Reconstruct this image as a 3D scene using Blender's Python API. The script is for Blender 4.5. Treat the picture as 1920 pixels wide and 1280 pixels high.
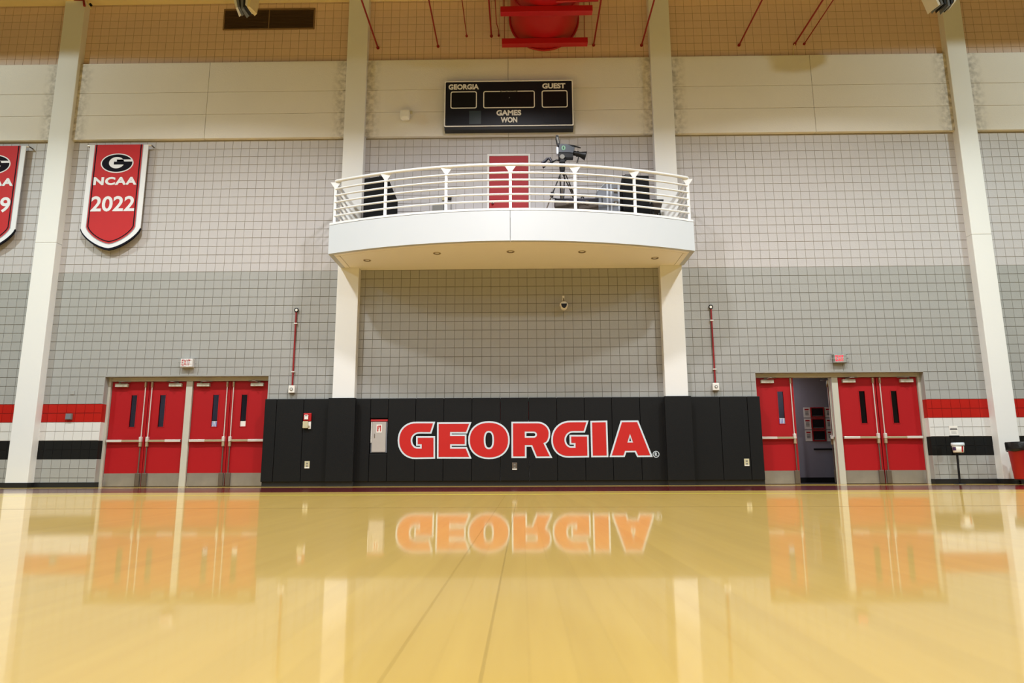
import bpy, bmesh, math, random
from mathutils import Vector, Matrix
from mathutils.geometry import tessellate_polygon

random.seed(7)
for o in list(bpy.data.objects):
    bpy.data.objects.remove(o)
SC = bpy.context.scene
COL = SC.collection

# ------------------------------------------------------------------ camera
CAM_POS = (0.0, -15.395, 0.33)
PITCH, ROLL, YAW = 0.183435, -0.004258, -0.01405
cd = bpy.data.cameras.new('camera')
cd.sensor_width = 36.0
cd.lens = 1300.0 / 1920.0 * 36.0
cd.clip_start = 0.02
cd.clip_end = 200
cd.dof.use_dof = True
cd.dof.focus_distance = 15.3
cd.dof.aperture_fstop = 2.8
cam = bpy.data.objects.new('camera', cd)
COL.objects.link(cam)
# columns: right, up, back
fw = Vector((math.sin(YAW) * math.cos(PITCH), math.cos(YAW) * math.cos(PITCH), math.sin(PITCH)))
rt = Vector((math.cos(YAW), -math.sin(YAW), 0.0))
up = rt.cross(fw)
r2 = rt * math.cos(ROLL) + up * math.sin(ROLL)
u2 = up * math.cos(ROLL) - rt * math.sin(ROLL)
M = Matrix((r2, u2, -fw)).transposed().to_4x4()
M.translation = Vector(CAM_POS)
cam.matrix_world = M
SC.camera = cam

# ------------------------------------------------------------------ light
SC.view_settings.view_transform = 'Standard'
SC.view_settings.look = 'None'
SC.view_settings.gamma = 1.0
SC.view_settings.use_curve_mapping = False
SC.view_settings.exposure = 0.1
w = bpy.data.worlds.new('world')
SC.world = w
w.use_nodes = True
w.node_tree.nodes['Background'].inputs[0].default_value = (0.9, 0.93, 1.0, 1)
w.node_tree.nodes['Background'].inputs[1].default_value = 0.02
LAMP_Z = 10.5
def lamp(x, y, z, power, color, size=0.6, spread=180):
    l = bpy.data.lights.new('bay_lamp', 'AREA')
    l.shape = 'DISK'
    l.size = size
    l.energy = power
    l.color = color
    l.spread = math.radians(spread)
    o = bpy.data.objects.new('bay_lamp', l)
    o.location = (x, y, z)
    COL.objects.link(o)
WARM, COOL = (0.95, 0.96, 1.0), (0.80, 0.97, 1.0)
for lx in (-14.5, -7.3, -0.2, 6.9, 14.0):
    outer = abs(lx) > 10
    col = WARM if abs(lx) < 4 else (COOL if outer else (0.92, 0.97, 1.0))
    for ly, power, spread in ((-5.6, 540, 142), (-8.6, 60, 110), (-12.0, 270, 172), (-18.5, 150, 172), (-25.0, 150, 172)):  # second row is an addition, narrow, to raise the floor bounce
        if outer and ly == -5.6: power = 400
        lamp(lx, ly, LAMP_Z, power, col, 0.6, spread)
    if outer:                                   # open reflector: even light up to the rim of the shade
        s = bpy.data.lights.new('bay_spot', 'SPOT')
        s.energy, s.color, s.spot_size, s.spot_blend, s.shadow_soft_size = 520, COOL, math.radians(177), 0.03, 0.15
        so = bpy.data.objects.new('bay_spot', s)
        so.location = (lx, -5.6, LAMP_Z + .1)
        COL.objects.link(so)

# ------------------------------------------------------------------ materials
def lin(c):
    return tuple(((v / 255) / 12.92 if v / 255 <= 0.04045 else ((v / 255 + 0.055) / 1.055) ** 2.4) for v in c)
MATS = {}
def mat(name, col, rough=0.5, metal=0.0, var=0.06, scale=6.0, bump=0.0, bscale=40.0, spec=0.5, coat=0.0, rnd=0.0):
    m = bpy.data.materials.new(name)
    m.use_nodes = True
    nt = m.node_tree
    b = nt.nodes['Principled BSDF']
    c = lin(col)
    tc = nt.nodes.new('ShaderNodeTexCoord')
    n = nt.nodes.new('ShaderNodeTexNoise')
    n.inputs['Scale'].default_value = scale
    n.inputs['Detail'].default_value = 4
    nt.links.new(tc.outputs['Object'], n.inputs['Vector'])
    mx = nt.nodes.new('ShaderNodeMix')
    mx.data_type = 'RGBA'
    mx.inputs[6].default_value = (*[v * (1 - var) for v in c], 1)
    mx.inputs[7].default_value = (*[min(1, v * (1 + var)) for v in c], 1)
    nt.links.new(n.outputs['Fac'], mx.inputs[0])
    out = mx.outputs[2]
    if rnd:
        oi = nt.nodes.new('ShaderNodeObjectInfo')
        hs = nt.nodes.new('ShaderNodeHueSaturation')
        mr = nt.nodes.new('ShaderNodeMapRange')
        mr.inputs[3].default_value = 1 - rnd
        mr.inputs[4].default_value = 1 + rnd
        nt.links.new(oi.outputs['Random'], mr.inputs[0])
        nt.links.new(mr.outputs[0], hs.inputs['Value'])
        nt.links.new(out, hs.inputs['Color'])
        out = hs.outputs[0]
    nt.links.new(out, b.inputs['Base Color'])
    b.inputs['Roughness'].default_value = rough
    b.inputs['Metallic'].default_value = metal
    b.inputs['Specular IOR Level'].default_value = spec
    b.inputs['Coat Weight'].default_value = coat
    b.inputs['Coat Roughness'].default_value = 0.05
    if bump:
        n2 = nt.nodes.new('ShaderNodeTexNoise')
        n2.inputs['Scale'].default_value = bscale
        n2.inputs['Detail'].default_value = 3
        nt.links.new(tc.outputs['Object'], n2.inputs['Vector'])
        bp = nt.nodes.new('ShaderNodeBump')
        bp.inputs['Strength'].default_value = bump
        bp.inputs['Distance'].default_value = 0.01
        nt.links.new(n2.outputs['Fac'], bp.inputs['Height'])
        nt.links.new(bp.outputs[0], b.inputs['Normal'])
    MATS[name] = m
    return m
WHITE_PAINT, GREY_PAINT = (186, 181, 180), (158, 157, 153)
M_WHITE = mat('white_block_paint', WHITE_PAINT, 0.55, bump=0.25, bscale=30, var=0.03)
M_STRIPE = mat('white_stripe_paint', (214, 211, 206), 0.5, bump=0.25, bscale=30, var=0.03)
M_UPPER = mat('upper_block_bounce_tint', (218, 190, 168), 0.6, bump=0.25, bscale=30, var=0.04)  # same white paint, tinted and brightened to stand in for warm floor bounce
M_GREY = mat('grey_block_paint', GREY_PAINT, 0.5, bump=0.25, bscale=30, var=0.03)
M_RED = mat('red_block_paint', (172, 16, 3), 0.5, spec=0.3, bump=0.25, bscale=30, var=0.04)
M_BLACK = mat('black_block_paint', (13, 13, 12), 0.6, spec=0.25, bump=0.25, bscale=30, var=0.05)
M_GROUT = {'white': mat('white_wall_joint', (146, 137, 124), 0.8), 'grey': mat('grey_wall_joint', (118, 113, 101), 0.8),
           'red': mat('red_wall_joint', (120, 18, 8), 0.7), 'stripe': mat('white_stripe_joint', (168, 162, 152), 0.8), 'upper': mat('upper_joint_bounce_tint', (158, 132, 102), 0.8), 'black': mat('black_wall_joint', (14, 14, 13), 0.7)}  # upper joints carry the same painted bounce tint
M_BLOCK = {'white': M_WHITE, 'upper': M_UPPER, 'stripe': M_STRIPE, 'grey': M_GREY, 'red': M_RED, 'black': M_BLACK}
M_COLUMN = mat('column_paint', (228, 226, 222), 0.5, bump=0.12, bscale=14, var=0.025, scale=1.2)
M_SOFFIT = mat('soffit_shade_lift', (248, 244, 236), 0.6, var=0.015, scale=2)  # balcony white, painted lighter to lift the shaded underside
M_BALC = mat('fascia_glare_dimmed', (193, 197, 202), 0.45, var=0.015, scale=2)  # same balcony white, painted darker where the lamps overexpose it
M_DECKB = mat('balcony_deck', (214, 214, 216), 0.7)
M_RAIL = mat('railing_paint', (222, 222, 222), 0.35, var=0.02)
M_DOOR = mat('red_door_paint', (164, 14, 22), 0.5, spec=0.3, var=0.04, scale=2, bump=0.05, bscale=12)
M_FRAME = mat('door_frame_paint', (190, 186, 172), 0.45, var=0.04)
M_STEEL = mat('brushed_steel', (188, 184, 178), 0.28, 0.75, var=0.2, scale=4)
M_CHROME = mat('satin_aluminium', (226, 218, 210), 0.3, 0.35, var=0.05)
M_BRONZE = mat('tan_hardware', (176, 160, 128), 0.4, 0.35, var=0.05)
M_DARKSTEEL = mat('dull_steel', (112, 100, 88), 0.4, 0.5)
M_PAD = mat('black_vinyl', (12, 12, 12), 0.6, spec=0.25, bump=0.2, bscale=60, var=0.06, scale=3)
M_RUBBER = mat('black_rubber', (18, 18, 19), 0.55)
M_LETRED = mat('red_print', (192, 22, 16), 0.5, var=0.03)
M_LETWHITE = mat('pale_print', (206, 216, 222), 0.5, var=0.02)
M_SIGNBLACK = mat('scoreboard_face', (20, 21, 30), 0.42, var=0.1, scale=2, spec=0.3)
M_PANELBLUE = mat('access_panel_face', (44, 56, 64), 0.35)
M_SIGNDARK = mat('dark_window', (15, 14, 17), 0.35, var=0.05, spec=0.3)
M_SIGNWHITE = mat('white_print', (236, 232, 226), 0.5, var=0.02)
M_BANRED = mat('banner_red', (186, 24, 28), 0.7, bump=0.15, bscale=5, var=0.04)
M_BANWHITE = mat('banner_white', (228, 228, 232), 0.7, var=0.02)
M_BANGREY = mat('banner_grey', (150, 150, 156), 0.7)
M_BANBLACK = mat('banner_black', (20, 19, 28), 0.8, spec=0.15)
M_DUCT = mat('red_duct_paint', (176, 16, 22), 0.4, var=0.05, scale=2)
M_PIPE = mat('red_pipe_paint', (138, 14, 18), 0.45)
M_DARK = mat('dark_void', (22, 20, 20), 0.8)
M_VENT = mat('vent_paint', (126, 98, 66), 0.6, var=0.08)
M_VENTSLAT = mat('vent_slat', (84, 60, 40), 0.6)
M_BEIGE = mat('beige_plastic', (196, 186, 150), 0.45)
M_WPLASTIC = mat('white_plastic', (232, 228, 220), 0.4, var=0.02)
M_GPLASTIC = mat('grey_plastic', (120, 118, 112), 0.5)
M_BPLASTIC = mat('black_plastic', (15, 15, 17), 0.45, spec=0.3)
M_BODY = mat('camera_body', (60, 66, 76), 0.4, var=0.15, scale=14)
M_CAMGREEN = mat('camera_badge', (108, 156, 126), 0.4)
M_CARPET = mat('black_carpet_box', (22, 22, 23), 0.9, spec=0.2, bump=0.3, bscale=120)
M_CASE = mat('grey_case_panel', (112, 116, 124), 0.4, var=0.1)
M_CASEALU = mat('case_aluminium', (200, 206, 216), 0.3, 0.7)
M_WOOD = mat('tan_wood', (58, 46, 34), 0.6, var=0.2, scale=9)
M_NAVY = mat('dark_navy_lid', (28, 26, 44), 0.4)
M_EXITWHITE = mat('exit_face', (226, 222, 220), 0.4)
M_EXITRED = mat('exit_letter', (196, 18, 36), 0.5)
M_WIRE = mat('guard_wire', (190, 194, 190), 0.35, 0.6)
M_TRASH = mat('trash_can_red', (172, 6, 10), 0.45)
M_BAG = mat('black_bag', (22, 22, 23), 0.35, bump=0.9, bscale=14)
M_TUB = mat('tub_white', (236, 230, 214), 0.4)
M_TUBLID = mat('tub_lid', (226, 236, 240), 0.4)
M_LABELP = mat('purple_label', (72, 52, 96), 0.5)
M_LABELR = mat('red_label', (180, 26, 30), 0.5)
M_PAPER = mat('paper', (232, 226, 216), 0.7)
M_INK = mat('ink', (70, 66, 66), 0.7)
M_HALL = mat('hall_paint', (150, 146, 156), 0.6, bump=0.1)
M_PHOTO = mat('dark_photo', (30, 30, 32), 0.35, var=0.7, scale=24)
M_BLUEST = mat('blue_stripe', (70, 96, 170), 0.5)
M_CREAM = mat('cream_steel', (226, 208, 160), 0.5)
M_DECK = mat('roof_deck', (120, 114, 104), 0.7)
M_FARWALL = mat('far_wall_paint', (176, 166, 150), 0.7)
M_MAROON = mat('maroon_court_paint', (84, 14, 22), 0.14, bump=0.03, bscale=3)
M_YELLOW = mat('yellow_line_paint', (214, 214, 60), 0.2)
M_LINE = mat('dark_line_paint', (104, 78, 38), 0.2)
M_KNOB = mat('chrome_knob', (200, 200, 205), 0.2, 1.0)
M_ROOMDARK = mat('hall_floor', (46, 42, 44), 0.4)

def glass_mat():
    m = bpy.data.materials.new('wired_glass')
    m.use_nodes = True
    nt = m.node_tree
    nt.nodes.remove(nt.nodes['Principled BSDF'])
    out = nt.nodes['Material Output']
    t = nt.nodes.new('ShaderNodeBsdfTransparent')
    t.inputs[0].default_value = (0.55, 0.57, 0.62, 1)
    g = nt.nodes.new('ShaderNodeBsdfGlossy')
    g.inputs['Roughness'].default_value = 0.03
    f = nt.nodes.new('ShaderNodeFresnel')
    mx = nt.nodes.new('ShaderNodeMixShader')
    nt.links.new(f.outputs[0], mx.inputs[0])
    nt.links.new(t.outputs[0], mx.inputs[1])
    nt.links.new(g.outputs[0], mx.inputs[2])
    nt.links.new(mx.outputs[0], out.inputs[0])
    return m
M_GLASS = glass_mat()

def emit_mat(name, col, strength):
    m = mat(name, col, 0.4)
    b = m.node_tree.nodes['Principled BSDF']
    b.inputs['Emission Color'].default_value = (*lin(col), 1)
    b.inputs['Emission Strength'].default_value = strength
    return m
M_EXITLIT = emit_mat('lit_exit_letter', (255, 40, 70), 1.0)

def floor_mat():
    m = mat('varnished_maple', (204, 166, 68), 0.35, var=0.0, rnd=0.035, spec=0.2, coat=0.75)
    nt = m.node_tree
    b = nt.nodes['Principled BSDF']
    tc = [n for n in nt.nodes if n.type == 'TEX_COORD'][0]
    n = [n for n in nt.nodes if n.type == 'TEX_NOISE'][0]
    geo = nt.nodes.new('ShaderNodeNewGeometry')
    mp = nt.nodes.new('ShaderNodeMapping')
    mp.inputs['Scale'].default_value = (14, 0.8, 1)
    nt.links.new(geo.outputs['Position'], mp.inputs['Vector'])
    nt.links.new(mp.outputs[0], n.inputs['Vector'])
    n.inputs['Scale'].default_value = 1.5
    mx = [q for q in nt.nodes if q.type == 'MIX'][0]
    c = lin((209, 173, 86))
    mx.inputs[6].default_value = (c[0] * 0.9, c[1] * 0.86, c[2] * 0.8, 1)
    mx.inputs[7].default_value = (c[0] * 1.06, c[1] * 1.08, c[2] * 1.1, 1)
    # very slight waviness of the varnish
    n2 = nt.nodes.new('ShaderNodeTexNoise')
    n2.inputs['Scale'].default_value = 1.3
    n2.inputs['Detail'].default_value = 2
    nt.links.new(geo.outputs['Position'], n2.inputs['Vector'])
    bp = nt.nodes.new('ShaderNodeBump')
    bp.inputs['Strength'].default_value = 0.03
    bp.inputs['Distance'].default_value = 0.02
    nt.links.new(n2.outputs['Fac'], bp.inputs['Height'])
    nt.links.new(bp.outputs[0], b.inputs['Normal'])
    return m
M_MAPLE = floor_mat()

COLX = [(-11.245, -10.745), (-4.185, -3.695), (3.145, 3.645), (10.24, 10.69)]
def band_mat():
    """stippled plaster, soiled next to the columns"""
    m = mat('stippled_plaster', (226, 220, 212), 0.75, var=0.03, scale=1.0, bump=0.5, bscale=45)
    nt = m.node_tree
    b = nt.nodes['Principled BSDF']
    src = b.inputs['Base Color'].links[0].from_socket
    geo = nt.nodes.new('ShaderNodeNewGeometry')
    sx = nt.nodes.new('ShaderNodeSeparateXYZ')
    nt.links.new(geo.outputs['Position'], sx.inputs[0])
    last = None
    for a, c in COLX:
        s = nt.nodes.new('ShaderNodeMath'); s.operation = 'SUBTRACT'
        nt.links.new(sx.outputs[0], s.inputs[0]); s.inputs[1].default_value = (a + c) / 2
        ab = nt.nodes.new('ShaderNodeMath'); ab.operation = 'ABSOLUTE'
        nt.links.new(s.outputs[0], ab.inputs[0])
        if last is None:
            last = ab.outputs[0]
        else:
            mn = nt.nodes.new('ShaderNodeMath'); mn.operation = 'MINIMUM'
            nt.links.new(last, mn.inputs[0]); nt.links.new(ab.outputs[0], mn.inputs[1])
            last = mn.outputs[0]
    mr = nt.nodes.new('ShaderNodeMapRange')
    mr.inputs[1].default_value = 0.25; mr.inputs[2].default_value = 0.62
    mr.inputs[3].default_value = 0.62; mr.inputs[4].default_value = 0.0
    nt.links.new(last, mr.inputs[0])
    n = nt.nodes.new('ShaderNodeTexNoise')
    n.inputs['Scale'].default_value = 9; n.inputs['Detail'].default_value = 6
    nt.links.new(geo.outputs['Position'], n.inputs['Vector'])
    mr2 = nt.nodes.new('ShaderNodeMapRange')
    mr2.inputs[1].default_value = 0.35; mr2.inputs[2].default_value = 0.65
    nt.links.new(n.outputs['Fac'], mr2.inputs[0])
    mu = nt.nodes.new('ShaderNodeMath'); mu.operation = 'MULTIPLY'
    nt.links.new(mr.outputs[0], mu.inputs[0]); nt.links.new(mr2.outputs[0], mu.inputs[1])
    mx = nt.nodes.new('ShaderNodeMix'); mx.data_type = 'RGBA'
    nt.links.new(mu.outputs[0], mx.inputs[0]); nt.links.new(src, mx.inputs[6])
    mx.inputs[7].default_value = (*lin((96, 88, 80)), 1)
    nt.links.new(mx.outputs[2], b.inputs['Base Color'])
    return m
M_BAND = band_mat()

# ------------------------------------------------------------------ mesh helpers
class MB:
    def __init__(s):
        s.v, s.f, s.sm = [], [], []
    def add(s, vs, fs, smooth=False):
        b = len(s.v)
        s.v += [tuple(p) for p in vs]
        for f in fs:
            s.f.append(tuple(b + i for i in f)); s.sm.append(smooth)
        return s
    def box(s, x0, x1, y0, y1, z0, z1, bev=0.0, M=None):
        if x0 > x1: x0, x1 = x1, x0
        if y0 > y1: y0, y1 = y1, y0
        if z0 > z1: z0, z1 = z1, z0
        bm = bmesh.new()
        bmesh.ops.create_cube(bm, size=1.0)
        for v in bm.verts:
            v.co = Vector((x0 + (v.co.x + .5) * (x1 - x0), y0 + (v.co.y + .5) * (y1 - y0), z0 + (v.co.z + .5) * (z1 - z0)))
        if bev > 0:
            bmesh.ops.bevel(bm, geom=bm.edges[:], offset=min(bev, .45 * min(x1 - x0, y1 - y0, z1 - z0)), segments=2, affect='EDGES', profile=0.6)
        bm.verts.index_update()
        vs = [(M @ v.co) if M else v.co.copy() for v in bm.verts]
        s.add(vs, [[v.index for v in f.verts] for f in bm.faces])
        bm.free()
        return s
    def cyl(s, p0, p1, r0, r1=None, n=14, caps=True):
        p0, p1 = Vector(p0), Vector(p1)
        r1 = r0 if r1 is None else r1
        d = (p1 - p0).normalized()
        a = d.orthogonal().normalized(); b = d.cross(a)
        ring = [(math.cos(2 * math.pi * i / n), math.sin(2 * math.pi * i / n)) for i in range(n)]
        A = [p0 + (a * c + b * q) * r0 for c, q in ring]; B = [p1 + (a * c + b * q) * r1 for c, q in ring]
        s.add(A + B, [(i, (i + 1) % n, n + (i + 1) % n, n + i) for i in range(n)], True)
        if caps:
            s.add(A, [tuple(range(n))[::-1]]); s.add(B, [tuple(range(n))])
        return s
    def tube(s, path, r, n=8, closed=False):
        P = [Vector(p) for p in path]
        m = len(P); rings = []
        prev = None
        for i in range(m):
            if closed:
                d = P[(i + 1) % m] - P[i - 1]
            else:
                d = P[min(i + 1, m - 1)] - P[max(i - 1, 0)]
            d.normalize()
            if prev is None:
                a = d.orthogonal().normalized()
            else:
                a = (prev - d * prev.dot(d)).normalized()
            prev = a
            b = d.cross(a)
            rings.append([P[i] + (a * math.cos(2 * math.pi * k / n) + b * math.sin(2 * math.pi * k / n)) * r for k in range(n)])
        vs = [q for R in rings for q in R]
        fs = []
        for i in range(m if closed else m - 1):
            j = (i + 1) % m
            for k in range(n):
                fs.append((i * n + k, i * n + (k + 1) % n, j * n + (k + 1) % n, j * n + k))
        s.add(vs, fs, True)
        if not closed:
            s.add(rings[0], [tuple(range(n))[::-1]]); s.add(rings[-1], [tuple(range(n))])
        return s
    def lathe(s, prof, cx, cy, n=28):
        vs = [(cx + r * math.cos(2 * math.pi * k / n), cy + r * math.sin(2 * math.pi * k / n), z) for r, z in prof for k in range(n)]
        fs = []
        for i in range(len(prof) - 1):
            for k in range(n):
                fs.append((i * n + k, i * n + (k + 1) % n, (i + 1) * n + (k + 1) % n, (i + 1) * n + k))
        s.add(vs, fs, True)
        return s
    def plate(s, outer, y0, y1, holes=(), axis='y', smooth=False):
        """polygon in (x, z) extruded from y0 (front) to y1; axis 'z' reads it as (x, y) from z0 to z1"""
        loops = [list(outer)] + [list(h) for h in holes]
        pos = (lambda p, t: (p[0], t, p[1])) if axis == 'y' else ((lambda p, t: (p[0], p[1], t)) if axis == 'z' else (lambda p, t: (t, p[0], p[1])))
        tris = tessellate_polygon([[Vector((p[0], p[1], 0)) for p in L] for L in loops])
        flat = [p for L in loops for p in L]
        s.add([pos(p, y0) for p in flat], [tuple(t) for t in tris])
        s.add([pos(p, y1) for p in flat], [tuple(t)[::-1] for t in tris])
        for L in loops:
            n = len(L)
            s.add([pos(p, y0) for p in L] + [pos(p, y1) for p in L], [(i, (i + 1) % n, n + (i + 1) % n, n + i) for i in range(n)])
        return s
    def quad(s, *p):
        return s.add(p, [(0, 1, 2, 3)])
    def build(s, name, material, parent=None, origin=None, fix=True):
        me = bpy.data.meshes.new(name)
        if parent is not None and origin is None:
            o0 = Vector(WORLD[parent.name])
        elif origin is None:
            xs = [p[0] for p in s.v]; ys = [p[1] for p in s.v]; zs = [p[2] for p in s.v]
            o0 = Vector(((min(xs) + max(xs)) / 2, (min(ys) + max(ys)) / 2, min(zs)))
        else:
            o0 = Vector(origin)
        me.from_pydata([tuple(Vector(p) - o0) for p in s.v], [], s.f)
        me.polygons.foreach_set('use_smooth', s.sm)
        if fix:
            bm = bmesh.new(); bm.from_mesh(me)
            bmesh.ops.recalc_face_normals(bm, faces=bm.faces[:])
            bm.to_mesh(me); bm.free()
        me.materials.append(material)
        o = bpy.data.objects.new(name, me)
        COL.objects.link(o)
        if parent is not None:
            o.parent = parent
            o.location = o0 - Vector(WORLD[parent.name])
        else:
            o.location = o0
        WORLD[o.name] = tuple(o0)
        return o
WORLD = {}
def tag(o, label, cat, group=None, kind=None):
    o['label'] = label
    o['category'] = cat
    if group: o['group'] = group
    if kind: o['kind'] = kind
    return o
def thing(name, loc, label, cat, group=None, kind=None):
    o = bpy.data.objects.new(name, None)
    o.empty_display_size = 0.1
    o.location = loc
    COL.objects.link(o)
    WORLD[o.name] = tuple(loc)
    return tag(o, label, cat, group, kind)
def offset_poly(P, d):
    n = len(P)
    A = sum(P[i][0] * P[(i + 1) % n][1] - P[(i + 1) % n][0] * P[i][1] for i in range(n))
    sg = 1 if A > 0 else -1
    out = []
    for i in range(n):
        a, b, c = Vector(P[i - 1]), Vector(P[i]), Vector(P[(i + 1) % n])
        u = (b - a).normalized(); v = (c - b).normalized()
        n1 = Vector((u.y, -u.x)) * sg; n2 = Vector((v.y, -v.x)) * sg
        k = (n1 + n2)
        L = k.length
        if L < 1e-6: k = n1; den = 1
        else:
            k = k / L; den = max(k.dot(n1), 0.45)
        out.append(tuple(b + k * (d / den)))
    return out
def ellipse(cx, cz, rx, rz, n=40):
    return [(cx + rx * math.cos(2 * math.pi * i / n), cz + rz * math.sin(2 * math.pi * i / n)) for i in range(n)]
def rrect(x0, x1, z0, z1, r, n=5):
    out = []
    for cx, cz, a0 in ((x1 - r, z1 - r, 0), (x0 + r, z1 - r, 90), (x0 + r, z0 + r, 180), (x1 - r, z0 + r, 270)):
        for i in range(n + 1):
            t = math.radians(a0 + 90 * i / n)
            out.append((cx + r * math.cos(t), cz + r * math.sin(t)))
    return out
def text(body, x0, x1, z0, z1, y, material, parent, bold=0.03, name='lettering', shear=0.0, depth=0.002, spacing=1.0):
    """raised lettering fitted to the box x0..x1, z0..z1 on the plane y"""
    cu = bpy.data.curves.new('text', 'FONT')
    cu.body = body
    cu.size = 1.0
    cu.offset = bold
    cu.extrude = 0.01
    cu.shear = shear
    cu.space_character = spacing
    cu.resolution_u = 4
    tmp = bpy.data.objects.new('text', cu)
    COL.objects.link(tmp)
    dg = bpy.context.evaluated_depsgraph_get()
    me = bpy.data.meshes.new_from_object(tmp.evaluated_get(dg))
    bpy.data.objects.remove(tmp)
    xs = [v.co.x for v in me.vertices]; ys = [v.co.y for v in me.vertices]
    ax, bx, ay, by = min(xs), max(xs), min(ys), max(ys)
    o0 = Vector(WORLD[parent.name])
    for v in me.vertices:
        v.co = Vector((x0 + (v.co.x - ax) / (bx - ax) * (x1 - x0), y - (depth if v.co.z > 0 else 0), z0 + (v.co.y - ay) / (by - ay) * (z1 - z0))) - o0
    me.materials.clear()
    me.materials.append(material)
    me.name = name
    o = bpy.data.objects.new(name, me)
    COL.objects.link(o)
    o.parent = parent
    WORLD[o.name] = tuple(o0)
    return o
def rsub(rects, hole):
    out = []
    hx0, hx1, hz0, hz1 = hole
    for x0, x1, z0, z1 in rects:
        if hx0 >= x1 or hx1 <= x0 or hz0 >= z1 or hz1 <= z0:
            out.append((x0, x1, z0, z1)); continue
        if z0 < hz0: out.append((x0, x1, z0, hz0))
        if z1 > hz1: out.append((x0, x1, hz1, z1))
        a, b = max(z0, hz0), min(z1, hz1)
        if x0 < hx0: out.append((x0, hx0, a, b))
        if x1 > hx1: out.append((hx1, x1, a, b))
    return out

# ================================================================== the hall shell
XW, YB, ZC = 22.0, -32.0, 12.6
P, J, JX = 0.2032, 0.009, 0.006            # block course, bed joint, head joint
PX = 0.2066                               # block width
GX = -3.172                               # a vertical joint
OPEN_L, OPEN_R, OPEN_B = (-9.40, -5.695, 0.0, 2.438), (5.20, 8.91, 0.0, 2.438), (-0.79, 0.235, 5.4, 7.72)
OPENINGS = (OPEN_L, OPEN_R, OPEN_B)
def band_of(z):
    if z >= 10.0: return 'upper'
    if z >= 24 * P - .01: return 'white'
    if z >= 9 * P - .01: return 'grey'
    if z >= 7 * P - .01: return 'red'
    if z >= 5 * P - .01: return 'stripe'
    if z >= 3 * P - .01: return 'black'
    return 'grey'

wall = thing('wall_back', (0, 0, 0), 'tall painted concrete block end wall behind the balcony', 'wall', kind='structure')
# joints: a recessed backing per painted band
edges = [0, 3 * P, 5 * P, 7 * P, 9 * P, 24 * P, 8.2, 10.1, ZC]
for key in ('white', 'stripe', 'upper', 'grey', 'red', 'black'):
    m = MB()
    for a, b in zip(edges[:-1], edges[1:]):
        if band_of(a) != key: continue
        rs = [(-XW, XW, a, b)]
        for h in OPENINGS: rs = rsub(rs, h)
        for x0, x1, z0, z1 in rs:
            m.quad((x0, .007, z0), (x1, .007, z0), (x1, .007, z1), (x0, .007, z1))
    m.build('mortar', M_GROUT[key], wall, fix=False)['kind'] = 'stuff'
def block_mb(m, x0, x1, z0, z1):
    c = .002
    f = [(x0 + c, 0, z0 + c), (x1 - c, 0, z0 + c), (x1 - c, 0, z1 - c), (x0 + c, 0, z1 - c)]
    b = [(x0, .008, z0), (x1, .008, z0), (x1, .008, z1), (x0, .008, z1)]
    m.add(f + b, [(0, 1, 2, 3), (4, 5, 1, 0), (5, 6, 2, 1), (6, 7, 3, 2), (7, 4, 0, 3)])
hidden = [(-5.75, 5.25, 0, 1.9), (-3.65, 3.16, 0, 1.9)] + [(a - .02, b + .02, 0, 12) for a, b in COLX]
single, rest = [], {k: MB() for k in M_BLOCK}
cand = []
i0, i1 = int((-15 - GX) / PX), int((15 - GX) / PX)
for k in list(range(0, 40)) + list(range(50, 59)):
    z0, z1 = k * P + J / 2, (k + 1) * P - J / 2
    for i in range(i0, i1):
        x0, x1 = GX + i * PX + JX / 2, GX + (i + 1) * PX - JX / 2
        rs = [(x0, x1, z0, z1)]
        for h in OPENINGS: rs = rsub(rs, h)
        whole = len(rs) == 1 and rs[0] == (x0, x1, z0, z1)
        vis = abs((x0 + x1) / 2 - .0) < 11.9 - .0 and all(rsub([(x0, x1, z0, z1)], h) == [(x0, x1, z0, z1)] for h in hidden) and k > 0 and (x0 > -11.6)
        if whole and vis and len(single) < 300:
            single.append((x0, z0, band_of(k * P)))
        else:
            for r in rs:
                if r[1] - r[0] > .02 and r[3] - r[2] > .02: block_mb(rest[band_of(k * P)], *r)
for key, m in rest.items():
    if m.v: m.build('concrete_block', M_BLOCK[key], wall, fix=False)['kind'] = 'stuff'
bmesh_cache = {}
for x0, z0, key in single:
    if key not in bmesh_cache:
        m = MB(); block_mb(m, 0, PX - JX, 0, P - J)
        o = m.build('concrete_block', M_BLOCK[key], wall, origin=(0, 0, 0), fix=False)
        bmesh_cache[key] = o
    else:
        o = bmesh_cache[key].copy()
        COL.objects.link(o)
    o.location = (x0, 0, z0)
# jamb returns of the two door openings, painted through
for xj in (OPEN_L[0], OPEN_L[1], OPEN_R[0], OPEN_R[1]):
    for a, b in zip(edges[:5], edges[1:6]):
        b = min(b, 2.438)
        s = 1 if xj in (OPEN_L[0], OPEN_R[0]) else -1
        MB().box(xj - s * .02, xj, .0005, .32, a, b - .0005).build('jamb_block', M_BLOCK[band_of(a)], wall)
for a, b in ((OPEN_L[0], OPEN_L[1]), (OPEN_R[0], OPEN_R[1])):
    MB().box(a, b, .001, .32, 2.438, 2.47).build('lintel_soffit', M_BLOCK['grey'], wall)

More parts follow.
